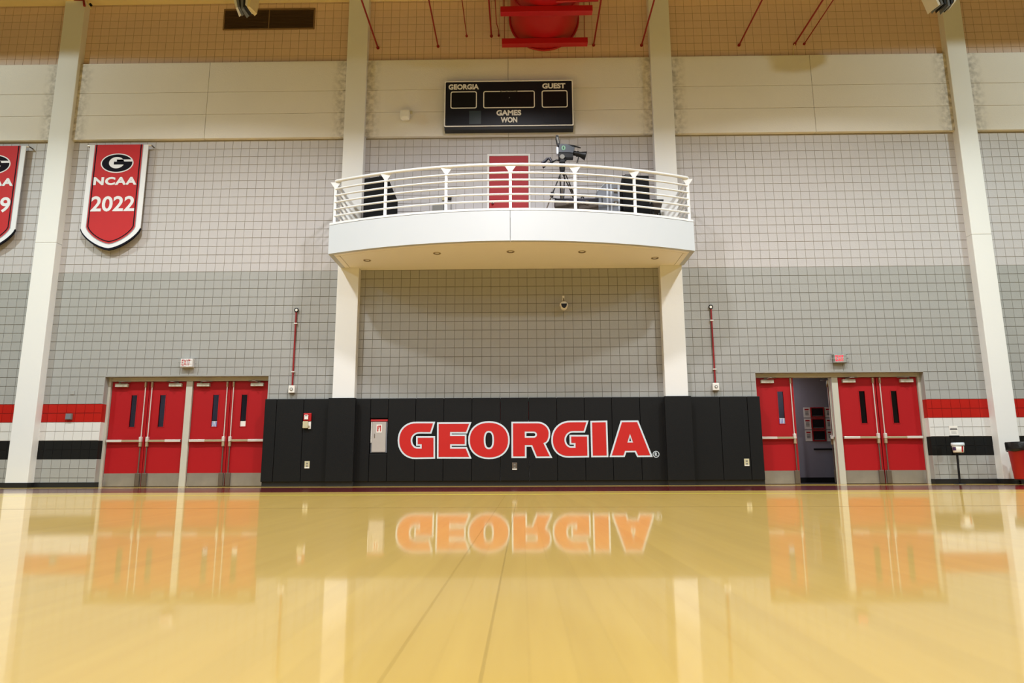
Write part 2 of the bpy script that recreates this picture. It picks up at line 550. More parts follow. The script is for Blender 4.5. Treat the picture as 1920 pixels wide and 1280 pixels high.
def shell(name, label, cat, m, material):
    return tag(m.build(name, material, None, origin=(0, 0, 0), fix=False), label, cat, kind='structure')
shell('wall_left', 'far left side wall of the gym, outside the picture', 'wall', MB().quad((-XW, YB, 0), (-XW, 0, 0), (-XW, 0, ZC), (-XW, YB, ZC)), M_FARWALL)
shell('wall_right', 'far right side wall of the gym, outside the picture', 'wall', MB().quad((XW, YB, 0), (XW, 0, 0), (XW, 0, ZC), (XW, YB, ZC)), M_FARWALL)
shell('wall_front', 'gym wall behind the viewer', 'wall', MB().quad((-XW, YB, 0), (XW, YB, 0), (XW, YB, ZC), (-XW, YB, ZC)), M_FARWALL)
shell('ceiling', 'high roof deck over the court', 'ceiling', MB().quad((-XW, YB, ZC), (XW, YB, ZC), (XW, .01, ZC), (-XW, .01, ZC)), M_DECK)

# floor: slab with the maroon apron, maple boards, painted lines
floor = thing('floor', (0, 0, 0), 'glossy varnished maple court floor with a maroon stripe along the wall', 'floor', kind='structure')
m = MB(); m.quad((-XW, -4.2, 0), (XW, -4.2, 0), (XW, -1.2, 0), (-XW, -1.2, 0)); m.build('border_stripe', M_MAROON, floor, fix=False)
m = MB()
m.quad((-XW, -1.2, 0), (XW, -1.2, 0), (XW, .4, 0), (-XW, .4, 0))  # maple kept between wall and narrowed stripe to bounce more light upward
m.quad((-XW, -5.7, 0), (XW, -5.7, 0), (XW, -4.2, 0), (-XW, -4.2, 0))
m.quad((-XW, YB, 0), (XW, YB, 0), (XW, -17.0, 0), (-XW, -17.0, 0))
m.quad((-XW, -17.0, 0), (-12, -17.0, 0), (-12, -5.7, 0), (-XW, -5.7, 0))
m.quad((12, -17.0, 0), (XW, -17.0, 0), (XW, -5.7, 0), (12, -5.7, 0))
m.build('court_surface', M_MAPLE, floor, fix=False)
MB().quad((-12, -17.0, -.012), (12, -17.0, -.012), (12, -5.7, -.012), (-12, -5.7, -.012)).build('subfloor', M_DARK, floor, fix=False)
BW, proto = 0.08, {}
for i in range(300):
    g = .0012 if i in (147, 149) else .00012     # two joints have opened up
    if g not in proto:
        m = MB(); m.box(g, BW - .00012, 0, 11.3, -.012, 0)
        proto[g] = m.build('floorboard', M_MAPLE, floor, origin=(0, 0, 0))
        o = proto[g]
    else:
        o = proto[g].copy(); COL.objects.link(o)
    o.location = (-11.99 + i * BW, -17.0, 0)
MB().box(-XW, XW, -5.54, -5.47, 0, .0006).build('boundary_line', M_YELLOW, floor)
MB().box(-12, 12, -8.99, -8.975, 0, .0006).build('court_line', M_LINE, floor)

# roof edge beam
tag(MB().box(-XW, XW, -.32, -.02, 11.80, 12.1, .01).build('trim_1', M_CREAM), 'pale cream steel beam along the top of the block wall', 'beam', kind='structure')

# precast plaster band in three courses
band = thing('trim_2', (0, 0, 8.15), 'stippled plaster band across the block wall in three courses', 'trim', kind='structure')
xs = [-18.3, -14.9, COLX[0][0] + .1, -7.555, COLX[1][0] + .1, -.28, COLX[2][0] + .1, 6.99, COLX[3][0] + .1, 14.3, 18.0]
for a, b in zip(xs[:-1], xs[1:]):
    for z0, z1 in ((8.15, 8.775), (8.775, 9.355), (9.355, 10.15)):
        MB().box(a + .004, b - .004, -.10, .02, z0 + .004, z1 - .004, .004).build('plaster_panel', M_BAND, band)

# columns
CL = ['white concrete column at the left, between the two red pennants', 'white concrete column under the left end of the balcony',
      'white concrete column under the right end of the balcony', 'white concrete column at the right, behind the red trash can']
for (a, b), lb in zip(COLX, CL):
    m = MB(); m.box(a, b, -.2, .02, 0, 5.55, .012); m.box(a, b, -.2, .02, 5.554, 12.55, .012)
    tag(m.build('column', M_COLUMN), lb, 'column', 'wall columns')

# rubber base
for nm, lb, x0, x1, cols in (('baseboard_left', 'black rubber base along the wall left of the left doors', -15, OPEN_L[0], [COLX[0]]),
                             ('baseboard_right', 'black rubber base along the wall right of the right doors', OPEN_R[1], 15, [COLX[3]])):
    m = MB(); m.box(x0, x1, -.012, .0, 0, .105, .003)
    for a, b in cols: m.box(a - .012, b + .012, -.212, -.012, 0, .105, .003)
    if x1 == OPEN_L[0]: m.box(x1 - .0, x1 + .012, -.012, .14, 0, .105, .003)
    else: m.box(x0 - .012, x0, -.012, .14, 0, .105, .003)
    tag(m.build(nm, M_RUBBER), lb, 'baseboard', kind='structure')

# ------------------------------------------------------------------ door openings
def frame(name, label, x0, x1, m0, m1):
    t = thing(name, (x0, .2, 0), label, 'door frame', kind='structure')
    for nm, bx in (('jamb', (x0, x0 + .055, 0, 2.438)), ('jamb', (x1 - .055, x1, 0, 2.438)), ('head', (x0 + .055, x1 - .055, 2.352, 2.438)), ('mullion', (m0, m1, 0, 2.352))):
        m = MB(); m.box(bx[0], bx[1], .15, .29, bx[2], bx[3] - .001, .006)
        if nm == 'mullion': m.box(bx[0] - .016, bx[1] + .016, .27, .288, bx[2], bx[3] - .002)
        m.build(nm, M_FRAME, t)
frame('trim_3', 'putty coloured steel frame around the left pair of double doors', OPEN_L[0], OPEN_L[1], -7.615, -7.475)
frame('trim_4', 'putty coloured steel frame around the right pair of double doors', OPEN_R[0], OPEN_R[1], 6.94, 7.075)

LEAF_Y, LT, LH = .20, .045, 2.345
def leaf(n, label, hx, s, wd, sticker=None, swing=0.0):
    """a panic-bar leaf hinged at hx; s = +1 when the hinge is on its left"""
    t = thing('door_%d' % n, (hx, LEAF_Y, 0), label, 'door', kind='structure')
    def B(m, u0, u1, y0, y1, z0, z1, bev=0.0):
        m.box(hx + s * u0, hx + s * u1, LEAF_Y + y0, LEAF_Y + y1, z0, z1, bev); return m
    u0, u1, z0, z1 = .46, .60, 1.318, 2.045
    m = MB()
    B(m, .003, u0, 0, LT, .012, LH); B(m, u1, wd - .003, 0, LT, .012, LH); B(m, u0, u1, 0, LT, .012, z0); B(m, u0, u1, 0, LT, z1, LH)
    m.build('leaf', M_DOOR, t)
    g = B(MB(), u0, u1, .018, .024, z0, z1).build('glass_pane', M_GLASS, t)
    m = MB()
    for bx in ((u0 - .012, u0 + .006, z0 - .012, z1 + .012), (u1 - .006, u1 + .012, z0 - .012, z1 + .012), (u0, u1, z0 - .012, z0 + .006), (u0, u1, z1 - .006, z1 + .012)):
        B(m, bx[0], bx[1], -.006, .0, bx[2], bx[3])
    m.build('glazing_bead', M_DOOR, t)
    B(MB(), .006, wd - .006, -.004, 0, .013, .295).build('kick_plate', M_STEEL, t)
    bar = B(MB(), .02, wd - .10, -.075, -.035, .985, 1.032, .006).build('push_bar', M_BRONZE, t)
    B(MB(), .02, .37, -.080, -.033, .983, 1.036, .006).build('bar_end_cover', M_CHROME, bar)
    B(MB(), .03, .07, -.035, -.001, .99, 1.03).build('bar_bracket', M_DARKSTEEL, bar)
    ul = wd - .07
    lt = B(MB(), ul - .03, ul + .03, -.07, -.001, .985, 1.10, .012).build('latch_case', M_CHROME, t)
    B(MB(), ul - .026, ul + .026, -.06, -.001, .88, .985, .008).build('latch_case_base', M_BRONZE, lt)
    m = MB(); m.cyl((hx + s * ul, LEAF_Y - .03, 1.10), (hx + s * ul, LEAF_Y - .03, 2.26), .0115)
    m.build('vertical_rod', M_CHROME, t, )
    m = MB(); m.cyl((hx + s * ul, LEAF_Y - .03, .24), (hx + s * ul, LEAF_Y - .03, .88), .013)
    m.build('vertical_rod', M_DARKSTEEL, t)
    B(MB(), ul - .016, ul + .016, -.055, -.001, 2.22, 2.335, .005).build('rod_latch', M_BRONZE, t)
    B(MB(), ul - .055, ul + .05, -.05, -.001, .015, .30, .01).build('rod_guard', M_DARKSTEEL, t)
    cl = B(MB(), .10, .385, -.075, -.001, 2.225, 2.30, .008).build('door_closer', M_FRAME, t)
    m = MB()
    y = LEAF_Y - .05
    m.tube([(hx + s * .19, y, 2.315), (hx + s * .25, y - .13, 2.325), (hx + s * .44, LEAF_Y - .045, 2.34)], .011, 6)
    m.cyl((hx + s * .19, y, 2.30), (hx + s * .19, y, 2.33), .022)
    m.build('closer_arm', M_DARKSTEEL, cl)
    if sticker:
        st = B(MB(), u0 + .008, u1 - .004, .012, .0175, z0 - .004, z0 + .125).build('sticker', M_PAPER, g)
        if sticker == 'blue':
            m = MB()
            for k in range(4): B(m, u0 + .012 + k * .032, u0 + .03 + k * .032, .0112, .0119, z0, z0 + .12)
            m.build('sticker_stripe', M_BLUEST, g)
    if swing:
        t.rotation_euler.z = swing
    return t
LW = .852
LL = [('left leaf of the leftmost red double doors', -9.335, 1, None), ('right leaf of the leftmost red double doors', -7.622, -1, None),
      ('red door leaf left of centre with a blue striped sticker in its window', -7.468, 1, 'blue'), ('red door leaf with a white sticker, beside the black wall pads', -5.757, -1, 'white')]
for n, (lb, hx, s, st) in enumerate(LL, 1):
    leaf(n, 'closed ' + lb, hx, s, LW, st)
leaf(5, 'closed red door leaf right of the black pads, next to the open doorway', 5.262, 1, .835, 'blue')
leaf(6, 'open red door leaf swung out into the hallway', 6.935, -1, .835, None, -math.radians(111))
leaf(7, 'closed red door leaf just right of the open doorway', 7.08, 1, LW)
leaf(8, 'closed red door leaf farthest to the right, by the striped wall', 8.848, -1, .90)

# hallways behind the doors
def hall(side, x0, x1, yb, label):
    m = MB()
    m.quad((x0, yb, .1), (x1, yb, .1), (x1, yb, 2.75), (x0, yb, 2.75))
    m.quad((x0, .33, 0), (x0, yb, 0), (x0, yb, 2.75), (x0, .33, 2.75)); m.quad((x1, .33, 0), (x1, yb, 0), (x1, yb, 2.75), (x1, .33, 2.75))
    m.quad((x0, .33, 2.75), (x1, .33, 2.75), (x1, yb, 2.75), (x0, yb, 2.75))
    m.quad((x0, .33, 2.44), (x1, .33, 2.44), (x1, .33, 2.75), (x0, .33, 2.75))
    tag(m.build('wall_hallway_' + side, M_HALL, None, origin=(0, 0, 0), fix=False), label, 'wall', kind='structure')
    tag(MB().quad((x0, .4, 0), (x1, .4, 0), (x1, yb, 0), (x0, yb, 0)).build('floor_hallway_' + side, M_ROOMDARK, None, origin=(0, 0, 0), fix=False), 'dark floor of the hallway behind the %s doors' % side, 'floor', kind='structure')
    tag(MB().box(x0, x1, yb - .012, yb, 0, .125).build('baseboard_hallway_' + side, M_RUBBER), 'black rubber base of the hallway behind the %s doors' % side, 'baseboard', kind='structure')
hall('left', -9.9, -5.2, 2.4, 'grey lavender hallway wall behind the left doors')
hall('right', 4.9, 9.5, 2.0, 'grey lavender hallway wall seen through the open doorway')
lamp(-8.6, 1.4, 2.7, 14, (0.86, 0.88, 1.0), .5)  # unseen hallway lamp, added so the door panes show a lit wall
lamp(6.0, 1.3, 2.7, 12, (0.86, 0.88, 1.0), .5)  # unseen hallway lamp, added to brighten the wall behind the open doorway
tag(MB().box(7.18, 7.75, 1.97, 2.0, .795, .825, .003).build('wall_rail', M_BPLASTIC), 'thin dark rail on the hallway wall under the posters', 'rail')
for k, (z0, z1) in enumerate(((1.585, 1.835), (1.29, 1.56), (1.0, 1.27))):
    w3 = ('top', 'middle', 'bottom')[k]
    for side, (x0, x1) in enumerate(((7.0, 7.165), (7.53, 7.69))):
        t = thing('notice', ((x0 + x1) / 2, 2.0, z0), '%s white notice sheet %s of the framed pictures in the doorway' % (w3, ('left', 'right')[side]), 'notice', 'notices in the hallway')
        MB().box(x0, x1, 1.992, 1.999, z0, z1).build('sheet', M_PAPER, t)
        MB().box(x0 + .03, x1 - .03, 1.990, 1.992, z1 - .07, z1 - .035).build('heading', M_LABELR, t)
        m = MB()
        for q in range(5): m.box(x0 + .04, x1 - .04, 1.990, 1.992, z1 - .105 - q * .022, z1 - .095 - q * .022)
        m.build('text_line', M_INK, t)
    t = thing('framed_picture', (7.345, 2.0, z0), '%s dark picture in a red frame on the hallway wall' % w3, 'picture', 'framed pictures in the hallway')
    m = MB(); m.plate([(7.175, z0), (7.505, z0), (7.505, z1), (7.175, z1)], 1.975, 1.999, [[(7.195, z0 + .02), (7.485, z0 + .02), (7.485, z1 - .02), (7.195, z1 - .02)]])
    m.build('frame', M_LABELR, t)
    MB().box(7.195, 7.485, 1.985, 1.995, z0 + .02, z1 - .02).build('picture_sheet', M_PHOTO, t)
    MB().box(7.215, 7.465, 1.983, 1.985, z0 + .03, z0 + .045).build('caption_strip', M_GPLASTIC, t)

# ------------------------------------------------------------------ wall pads
SEAM_L = [-5.70, -5.435, -4.832, -4.19]
SEAM_C = [-3.69, -3.346, -2.953, -2.344, -1.726, -1.105, -.479, .146, .761, 1.37, 1.97, 2.587, 3.14]
SEAM_R = [3.65, 4.34, 4.941, 5.225]
ZP0, ZP1, YP = .10, 1.905, -.12
def pads(label, seams, y0, y1, name='wall_padding'):
    t = thing(name, ((seams[0] + seams[-1]) / 2, 0, 0), label, 'wall pad', 'black wall pads')
    for a, b in zip(seams[:-1], seams[1:]):
        if abs(a + 3.346) < .001:
            MB().box(a + .003, b - .003, y0, y1, ZP0, .70, .014).build('pad_panel', M_PAD, t)
            MB().box(a + .003, b - .003, y0, y1, 1.465, ZP1, .014).build('pad_panel', M_PAD, t)
            MB().box(a + .004, b - .004, -.006, -.002, .70, 1.465).build('pad_recess', M_RUBBER, t)
        else:
            MB().box(a + .003, b - .003, y0, y1, ZP0, ZP1, .014).build('pad_panel', M_PAD, t)
    MB().box(seams[0] + .02, seams[-1] - .001, y0 + .035, y1, 0, ZP0).build('base_rail', M_RUBBER, t)
    return t
pads('short run of black pads left of the balcony column', SEAM_L, YP, -.002)
pads('black pad wrapped around the left balcony column', [-4.248, -3.642], -.285, -.202, 'column_padding')
padc = pads('long run of black pads carrying the red lettering', SEAM_C, YP, -.002)
pads('black pad wrapped around the right balcony column', [3.10, 3.687], -.285, -.202, 'column_padding')
pads('short run of black pads right of the balcony column', SEAM_R, YP, -.002)
LETTERS = [('G', [(-1.957, 1.349), (-2.323, 1.351), (-2.39, 1.347), (-2.449, 1.334), (-2.503, 1.314), (-2.551, 1.285), (-2.593, 1.249), (-2.628, 1.207), (-2.656, 1.158), (-2.675, 1.105), (-2.686, 1.047), (-2.689, 0.981), (-2.683, 0.915), (-2.67, 0.858), (-2.648, 0.805), (-2.62, 0.757), (-2.584, 0.715), (-2.543, 0.68), (-2.496, 0.652), (-2.445, 0.631), (-2.389, 0.618), (-2.326, 0.614), (-1.935, 0.619), (-1.942, 1.035), (-2.287, 1.036), (-2.284, 0.899), (-2.197, 0.899), (-2.195, 0.801), (-2.292, 0.801), (-2.324, 0.806), (-2.355, 0.819), (-2.383, 0.841), (-2.407, 0.869), (-2.425, 0.902), (-2.437, 0.94), (-2.441, 0.98), (-2.438, 1.02), (-2.425, 1.059), (-2.404, 1.093), (-2.375, 1.122), (-2.34, 1.144), (-2.302, 1.157), (-2.261, 1.162), (-2.015, 1.16)], None), ('E', [(-1.832, 1.335), (-1.163, 1.335), (-1.23, 1.158), (-1.58, 1.16), (-1.579, 1.071), (-1.256, 1.07), (-1.255, 0.895), (-1.576, 0.897), (-1.575, 0.796), (-1.232, 0.795), (-1.158, 0.618), (-1.824, 0.621)], None), ('O', [(-0.309, 0.976), (-0.313, 1.045), (-0.327, 1.105), (-0.35, 1.159), (-0.381, 1.207), (-0.421, 1.25), (-0.468, 1.286), (-0.523, 1.315), (-0.583, 1.336), (-0.65, 1.349), (-0.727, 1.354), (-0.805, 1.35), (-0.872, 1.338), (-0.932, 1.317), (-0.986, 1.289), (-1.034, 1.253), (-1.073, 1.211), (-1.105, 1.163), (-1.127, 1.109), (-1.141, 1.049), (-1.145, 0.98), (-1.14, 0.911), (-1.125, 0.851), (-1.102, 0.798), (-1.07, 0.749), (-1.03, 0.707), (-0.983, 0.672), (-0.929, 0.643), (-0.869, 0.623), (-0.803, 0.61), (-0.726, 0.605), (-0.649, 0.609), (-0.583, 0.621), (-0.523, 0.641), (-0.469, 0.669), (-0.422, 0.704), (-0.382, 0.746), (-0.351, 0.794), (-0.328, 0.847), (-0.313, 0.907)], [(-0.616, 0.979), (-0.619, 1.036), (-0.626, 1.079), (-0.637, 1.114), (-0.653, 1.142), (-0.673, 1.163), (-0.697, 1.175), (-0.729, 1.18), (-0.761, 1.176), (-0.785, 1.163), (-0.805, 1.143), (-0.821, 1.115), (-0.832, 1.08), (-0.839, 1.037), (-0.841, 0.98), (-0.838, 0.923), (-0.831, 0.881), (-0.82, 0.846), (-0.804, 0.818), (-0.784, 0.797), (-0.76, 0.785), (-0.728, 0.781), (-0.696, 0.785), (-0.672, 0.797), (-0.653, 0.817), (-0.637, 0.845), (-0.626, 0.88), (-0.619, 0.922)]), ('R', [(-0.2, 1.339), (0.334, 1.338), (0.377, 1.335), (0.418, 1.325), (0.457, 1.308), (0.492, 1.286), (0.522, 1.258), (0.547, 1.226), (0.564, 1.191), (0.575, 1.154), (0.578, 1.115), (0.57, 1.041), (0.547, 0.974), (0.513, 0.936), (0.459, 0.906), (0.595, 0.623), (0.316, 0.622), (0.217, 0.866), (0.056, 0.867), (0.054, 0.624), (-0.201, 0.625)], [(0.056, 1.161), (0.255, 1.16), (0.281, 1.155), (0.304, 1.14), (0.318, 1.118), (0.323, 1.092), (0.318, 1.066), (0.303, 1.044), (0.28, 1.029), (0.254, 1.024), (0.055, 1.025)]), ('G', [(1.406, 1.355), (1.062, 1.355), (0.993, 1.351), (0.931, 1.338), (0.875, 1.317), (0.824, 1.287), (0.779, 1.25), (0.741, 1.207), (0.71, 1.157), (0.687, 1.102), (0.673, 1.042), (0.668, 0.974), (0.671, 0.912), (0.682, 0.858), (0.701, 0.808), (0.727, 0.763), (0.759, 0.723), (0.798, 0.689), (0.843, 0.663), (0.893, 0.643), (0.947, 0.631), (1.008, 0.627), (1.412, 0.632), (1.413, 1.045), (1.067, 1.047), (1.067, 0.908), (1.161, 0.907), (1.158, 0.804), (1.06, 0.805), (1.028, 0.809), (0.998, 0.822), (0.971, 0.843), (0.948, 0.87), (0.932, 0.903), (0.922, 0.939), (0.919, 0.977), (0.924, 1.02), (0.939, 1.06), (0.961, 1.097), (0.991, 1.127), (1.026, 1.15), (1.065, 1.164), (1.106, 1.168), (1.343, 1.168)], None), ('I', [(1.53, 1.349), (1.829, 1.353), (1.83, 0.635), (1.53, 0.634)], None), ('A', [(2.183, 1.351), (2.516, 1.352), (2.774, 0.635), (2.511, 0.634), (2.466, 0.736), (2.231, 0.735), (2.194, 0.636), (1.94, 0.636)], [(2.35, 1.1), (2.411, 0.91), (2.286, 0.91)])]
for nm, pl, hole in LETTERS:
    o = MB().plate(pl, YP - .006, YP + .004, [hole] if hole else ()).build('letter', M_LETRED, padc)
    oh = [offset_poly(hole, -.036)] if hole else ()
    if hole and nm == 'A':
        oh = [offset_poly(hole, -.030)]
    MB().plate(offset_poly(pl, .036), YP - .003, YP + .005, oh).build('letter_outline', M_LETWHITE, o)
m = MB(); m.plate(ellipse(2.899, .656, .072, .072), YP - .004, YP + .004, [ellipse(2.899, .656, .057, .057)])
rg = m.build('registered_mark', M_LETWHITE, padc)
text('R', 2.872, 2.93, .617, .695, YP + .001, M_LETWHITE, rg, .02, depth=.005)

# ------------------------------------------------------------------ balcony
BXC, BR, BYC = -.215, 10.14, 8.11
BL, BRT, BE = -4.115, 3.687, -1.25
def arc(x, off=0.0):
    r = BR - off
    return BYC - math.sqrt(r * r - (x - BXC) ** 2)
def arcpts(xa, xb, off=0.0, n=24):
    return [(xa + (xb - xa) * i / n, arc(xa + (xb - xa) * i / n, off)) for i in range(n + 1)]
ZB0, ZB1 = 4.88, 5.515
bal = thing('balcony', (BXC, 0, ZB0), 'white curved balcony carried by two columns above the lettering', 'balcony')
for xa, xb in ((BL, BXC - .004), (BXC + .004, BRT)):
    o = arcpts(xa, xb); i_ = arcpts(xa, xb, .10)
    MB().plate(o + i_[::-1], ZB0, ZB1, axis='z').build('fascia_panel', M_BALC, bal)
for x0, x1 in ((BL, BL + .1), (BRT - .1, BRT)):
    MB().box(x0, x1, arc(BL) + .1, -.002 if False else -.21, ZB0, ZB1 - .001).build('fascia_return', M_BALC, bal)
MB().plate(arcpts(BL, BRT, .0) + arcpts(BL, BRT, .17)[::-1], ZB1 + .012, 5.572, axis='z').build('curb', M_RAIL, bal)
m = MB()
m.plate(arcpts(BL + .101, BRT - .101, .101) + [(BRT - .101, -.205), (COLX[2][0] - .005, -.205), (COLX[2][0] - .005, -.004), (COLX[1][1] + .005, -.004), (COLX[1][1] + .005, -.205), (BL + .101, -.205)], 5.40, 5.53, axis='z')
m.build('deck', M_DECKB, bal)
m = MB(); m.plate(arcpts(BL + .22, BRT - .22, .22) + [(BRT - .22, -.21), (BL + .22, -.21)], ZB0 + .002, ZB0 + .05, axis='z')
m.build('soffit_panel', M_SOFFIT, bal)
m = MB()
m.plate(arcpts(BL + .101, BRT - .101, .101) + arcpts(BL + .101, BRT - .101, .207)[::-1], ZB0 + .002, ZB0 + .05, axis='z')
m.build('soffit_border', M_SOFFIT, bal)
for x0, x1 in ((BL + .101, BL + .207), (BRT - .207, BRT - .101)):
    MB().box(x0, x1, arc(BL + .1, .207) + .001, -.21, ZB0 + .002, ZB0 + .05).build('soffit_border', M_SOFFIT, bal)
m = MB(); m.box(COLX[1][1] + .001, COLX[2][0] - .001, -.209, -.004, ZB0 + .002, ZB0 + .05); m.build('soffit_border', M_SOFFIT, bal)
DN = ['leftmost', 'second from left', 'middle', 'second from right', 'rightmost']
for (x, y), w5 in zip(((-3.385, -.77), (-1.79, -1.23), (-.22, -1.30), (1.295, -1.25), (2.93, -.76)), DN):
    t = thing('downlight', (x, y, ZB0), '%s recessed downlight in the balcony underside' % w5, 'downlight', 'downlights under the balcony')
    MB().lathe([(.062, ZB0 + .02), (.062, ZB0 - .006), (.082, ZB0 - .008), (.086, ZB0 + .001)], x, y, 24).build('trim_ring', M_BRONZE, t)
    m = MB(); m.lathe([(.062, ZB0 - .004), (.045, ZB0 + .0012)], x, y, 20); m.build('reflector', M_DARKSTEEL, t)
    m = MB(); m.cyl((x, y, ZB0 + .0015), (x, y, ZB0 - .003), .03, .024, 14); m.build('bulb', M_WPLASTIC, t)

# railing
ROFF = .10
rl = thing('balcony_railing', (BXC, arc(BXC, ROFF), 5.57), 'white curved tube railing on the balcony edge', 'railing')
RX0, RX1 = -4.035, 3.625
RZ = [6.56, 6.38, 6.225, 6.072, 5.91, 5.757]
m = MB(); m.tube([(x, y, RZ[0]) for x, y in arcpts(RX0, RX1, ROFF, 40)], .034, 10); m.build('top_rail', M_RAIL, rl)
for z in RZ[1:]:
    m = MB(); m.tube([(x, y, z) for x, y in arcpts(RX0, RX1, ROFF, 40)], .022, 8); m.build('rail', M_RAIL, rl)
for xe in (RX0, RX1):
    for k, z in enumerate(RZ):
        m = MB(); m.tube([(xe, arc(xe, ROFF), z), (xe, -.60, z), (xe, -.205, z)], .034 if k == 0 else .022, 8)
        m.build('side_rail', M_RAIL, rl)
for x in (RX0, -2.86, -1.545, -.21, 1.13, 2.40, RX1):
    y = arc(x, ROFF)
    m = MB(); m.box(x - .03, x + .03, y - .012, y + .05, 5.574, 6.46, .004)
    p = m.build('post', M_RAIL, rl)
    dx, dy = 1.0, (x - BXC) / (BR - ROFF)
    m = MB(); m.plate([(x - .115, 6.53), (x - .03, 6.40), (x + .03, 6.40), (x + .115, 6.53)], y - .008, y + .008)
    m.build('bracket', M_RAIL, p)
    MB().box(x - .05, x + .05, y - .035, y + .055, 5.5735, 5.585).build('base_plate', M_RAIL, p)

# balcony door
t = thing('door_9', (-.28, 0, 5.53), 'plain red door at the back of the balcony', 'door', kind='structure')
MB().box(-.735, .185, .0, .045, 5.535, 7.665, .003).build('leaf', M_DOOR, t)
for bx in ((-.788, -.74, 5.53, 7.718), (.19, .233, 5.53, 7.718), (-.74, .19, 7.67, 7.718)):
    MB().box(bx[0], bx[1], -.012, .06, bx[2], bx[3], .003).build('frame_member', M_COLUMN, t)
m = MB(); m.cyl((-.655, 0, 6.50), (-.655, -.012, 6.50), .034); m.cyl((-.655, -.012, 6.50), (-.655, -.05, 6.50), .012); m.cyl((-.655, -.05, 6.50), (-.655, -.085, 6.50), .03, .022)
m.build('door_knob', M_KNOB, t)

# balcony clutter
ZD = 5.532
def cabinet(label, pts_front, pts_side, zt_near, zt_far, ch, mirror):
    pass
def speaker_box(label, xn, yn, ang, wd, dp, h, cham, mir):
    """upright carpeted box, near vertical edge at (xn, yn); front runs wd away from the middle, side runs dp to the back"""
    t = thing('loudspeaker', (xn, yn, ZD), label, 'loudspeaker', 'loudspeakers on the balcony')
    s = -1 if mir else 1
    fd = Vector((-s * math.cos(ang), math.sin(ang)))        # along the front, away from the middle
    sd = Vector((s * math.sin(ang), math.cos(ang)))         # along the side, to the back
    o = Vector((xn, yn))
    prof = [(0, 0), (dp, 0), (dp, h - cham[1]), (cham[0], h), (0, h)]
    m = MB()
    A = [(*(o + sd * d), ZD + z) for d, z in prof]; B = [(*(o + sd * d + fd * wd), ZD + z) for d, z in prof]
    n = len(prof)
    m.add(A, [tuple(range(n))]); m.add(B, [tuple(range(n))[::-1]])
    m.add(A + B, [(i, (i + 1) % n, n + (i + 1) % n, n + i) for i in range(n)])
    m.build('cabinet', M_CARPET, t)
    # grille on the front, corner guards, carry handle on the side
    def P3(u, d, z): 
        q = o + fd * u + sd * d
        return (q.x, q.y, ZD + z)
    m = MB(); e = .04
    g = [P3(e, -.012, e + .02), P3(wd - e, -.012, e + .02), P3(wd - e, -.012, h - e), P3(e, -.012, h - e)]
    g2 = [P3(e, .002, e + .02), P3(wd - e, .002, e + .02), P3(wd - e, .002, h - e), P3(e, .002, h - e)]
    m.add(g + g2, [(0, 1, 2, 3), (0, 1, 5, 4), (1, 2, 6, 5), (2, 3, 7, 6), (3, 0, 4, 7)])
    m.build('grille', M_CARPET, t)
    m = MB(); m.tube([P3(-.006, dp * .3, h * .62), P3(-.03, dp * .35, h * .62), P3(-.03, dp * .62, h * .62), P3(-.006, dp * .67, h * .62)], .009, 6)
    m.build('handle', M_BPLASTIC, t)
    m = MB(); m.tube([P3(wd * .1, .03, h), P3(wd * .12, .03, h + .03), P3(wd * .3, .03, h + .03), P3(wd * .32, .03, h)], .009, 6)
    m.build('top_handle', M_BPLASTIC, t)
    return t
speaker_box('black loudspeaker with a sloped back at the left end of the balcony', -3.00, -.98, .30, .52, .62, 1.235, (.13, .36), False)
speaker_box('black loudspeaker with a sloped back at the right end of the balcony', 2.25, -.98, .06, .585, .62, 1.185, (.05, .36), True)

t = thing('road_case', (1.95, -.95, ZD), 'grey upright equipment case with latches between tripod and right loudspeaker', 'case')
m = MB(); m.plate([(1.665, ZD), (2.145, ZD), (2.145, 6.45), (1.865, 6.485), (1.665, 6.28)], -1.15, -.72)
m.build('case_body', M_CASE, t)
for x in (1.865, 1.95, 2.11):
    m = MB(); m.box(x, x + .035, -1.168, -1.145, ZD, 6.46 if x < 2 else 6.44, .004); m.build('corner_rail', M_CASEALU, t)
m = MB(); m.plate([(1.865, 6.485), (2.145, 6.45), (2.145, 6.475), (1.865, 6.51)], -1.165, -.71); m.build('top_rail', M_CASEALU, t)
m = MB(); m.plate([(1.655, 6.28), (1.865, 6.495), (1.865, 6.475), (1.672, 6.27)], -1.162, -.71); m.build('edge_rail', M_CASEALU, t)
for z in (5.95, 6.24):
    lt = MB().box(2.02, 2.10, -1.175, -1.15, z, z + .10, .005).build('latch', M_DARKSTEEL, t)
    MB().box(2.04, 2.08, -1.188, -1.175, z + .02, z + .07, .004).build('latch_tab', M_CASEALU, lt)
m = MB(); m.tube([(1.76, -1.148, 6.0), (1.76, -1.19, 6.0), (1.76, -1.19, 6.14), (1.76, -1.148, 6.14)], .008, 6); m.build('case_handle', M_BPLASTIC, t)

t = thing('keyboard_case', (1.2, -1.56, ZD), 'low dark case lying on the balcony at the foot of the tripod', 'case')
MB().box(.72, 1.62, -1.71, -1.42, ZD + .07, ZD + .27, .012).build('case_bottom', M_WOOD, t)
MB().box(.71, 1.63, -1.72, -1.41, ZD + .27, ZD + .365, .02).build('case_lid', M_NAVY, t)
for x in (.80, 1.50):
    MB().box(x, x + .06, -1.69, -1.44, ZD, ZD + .07).build('foot', M_BPLASTIC, t)
for x in (.95, 1.35):
    MB().box(x, x + .06, -1.728, -1.71, ZD + .22, ZD + .31, .004).build('latch', M_DARKSTEEL, t)

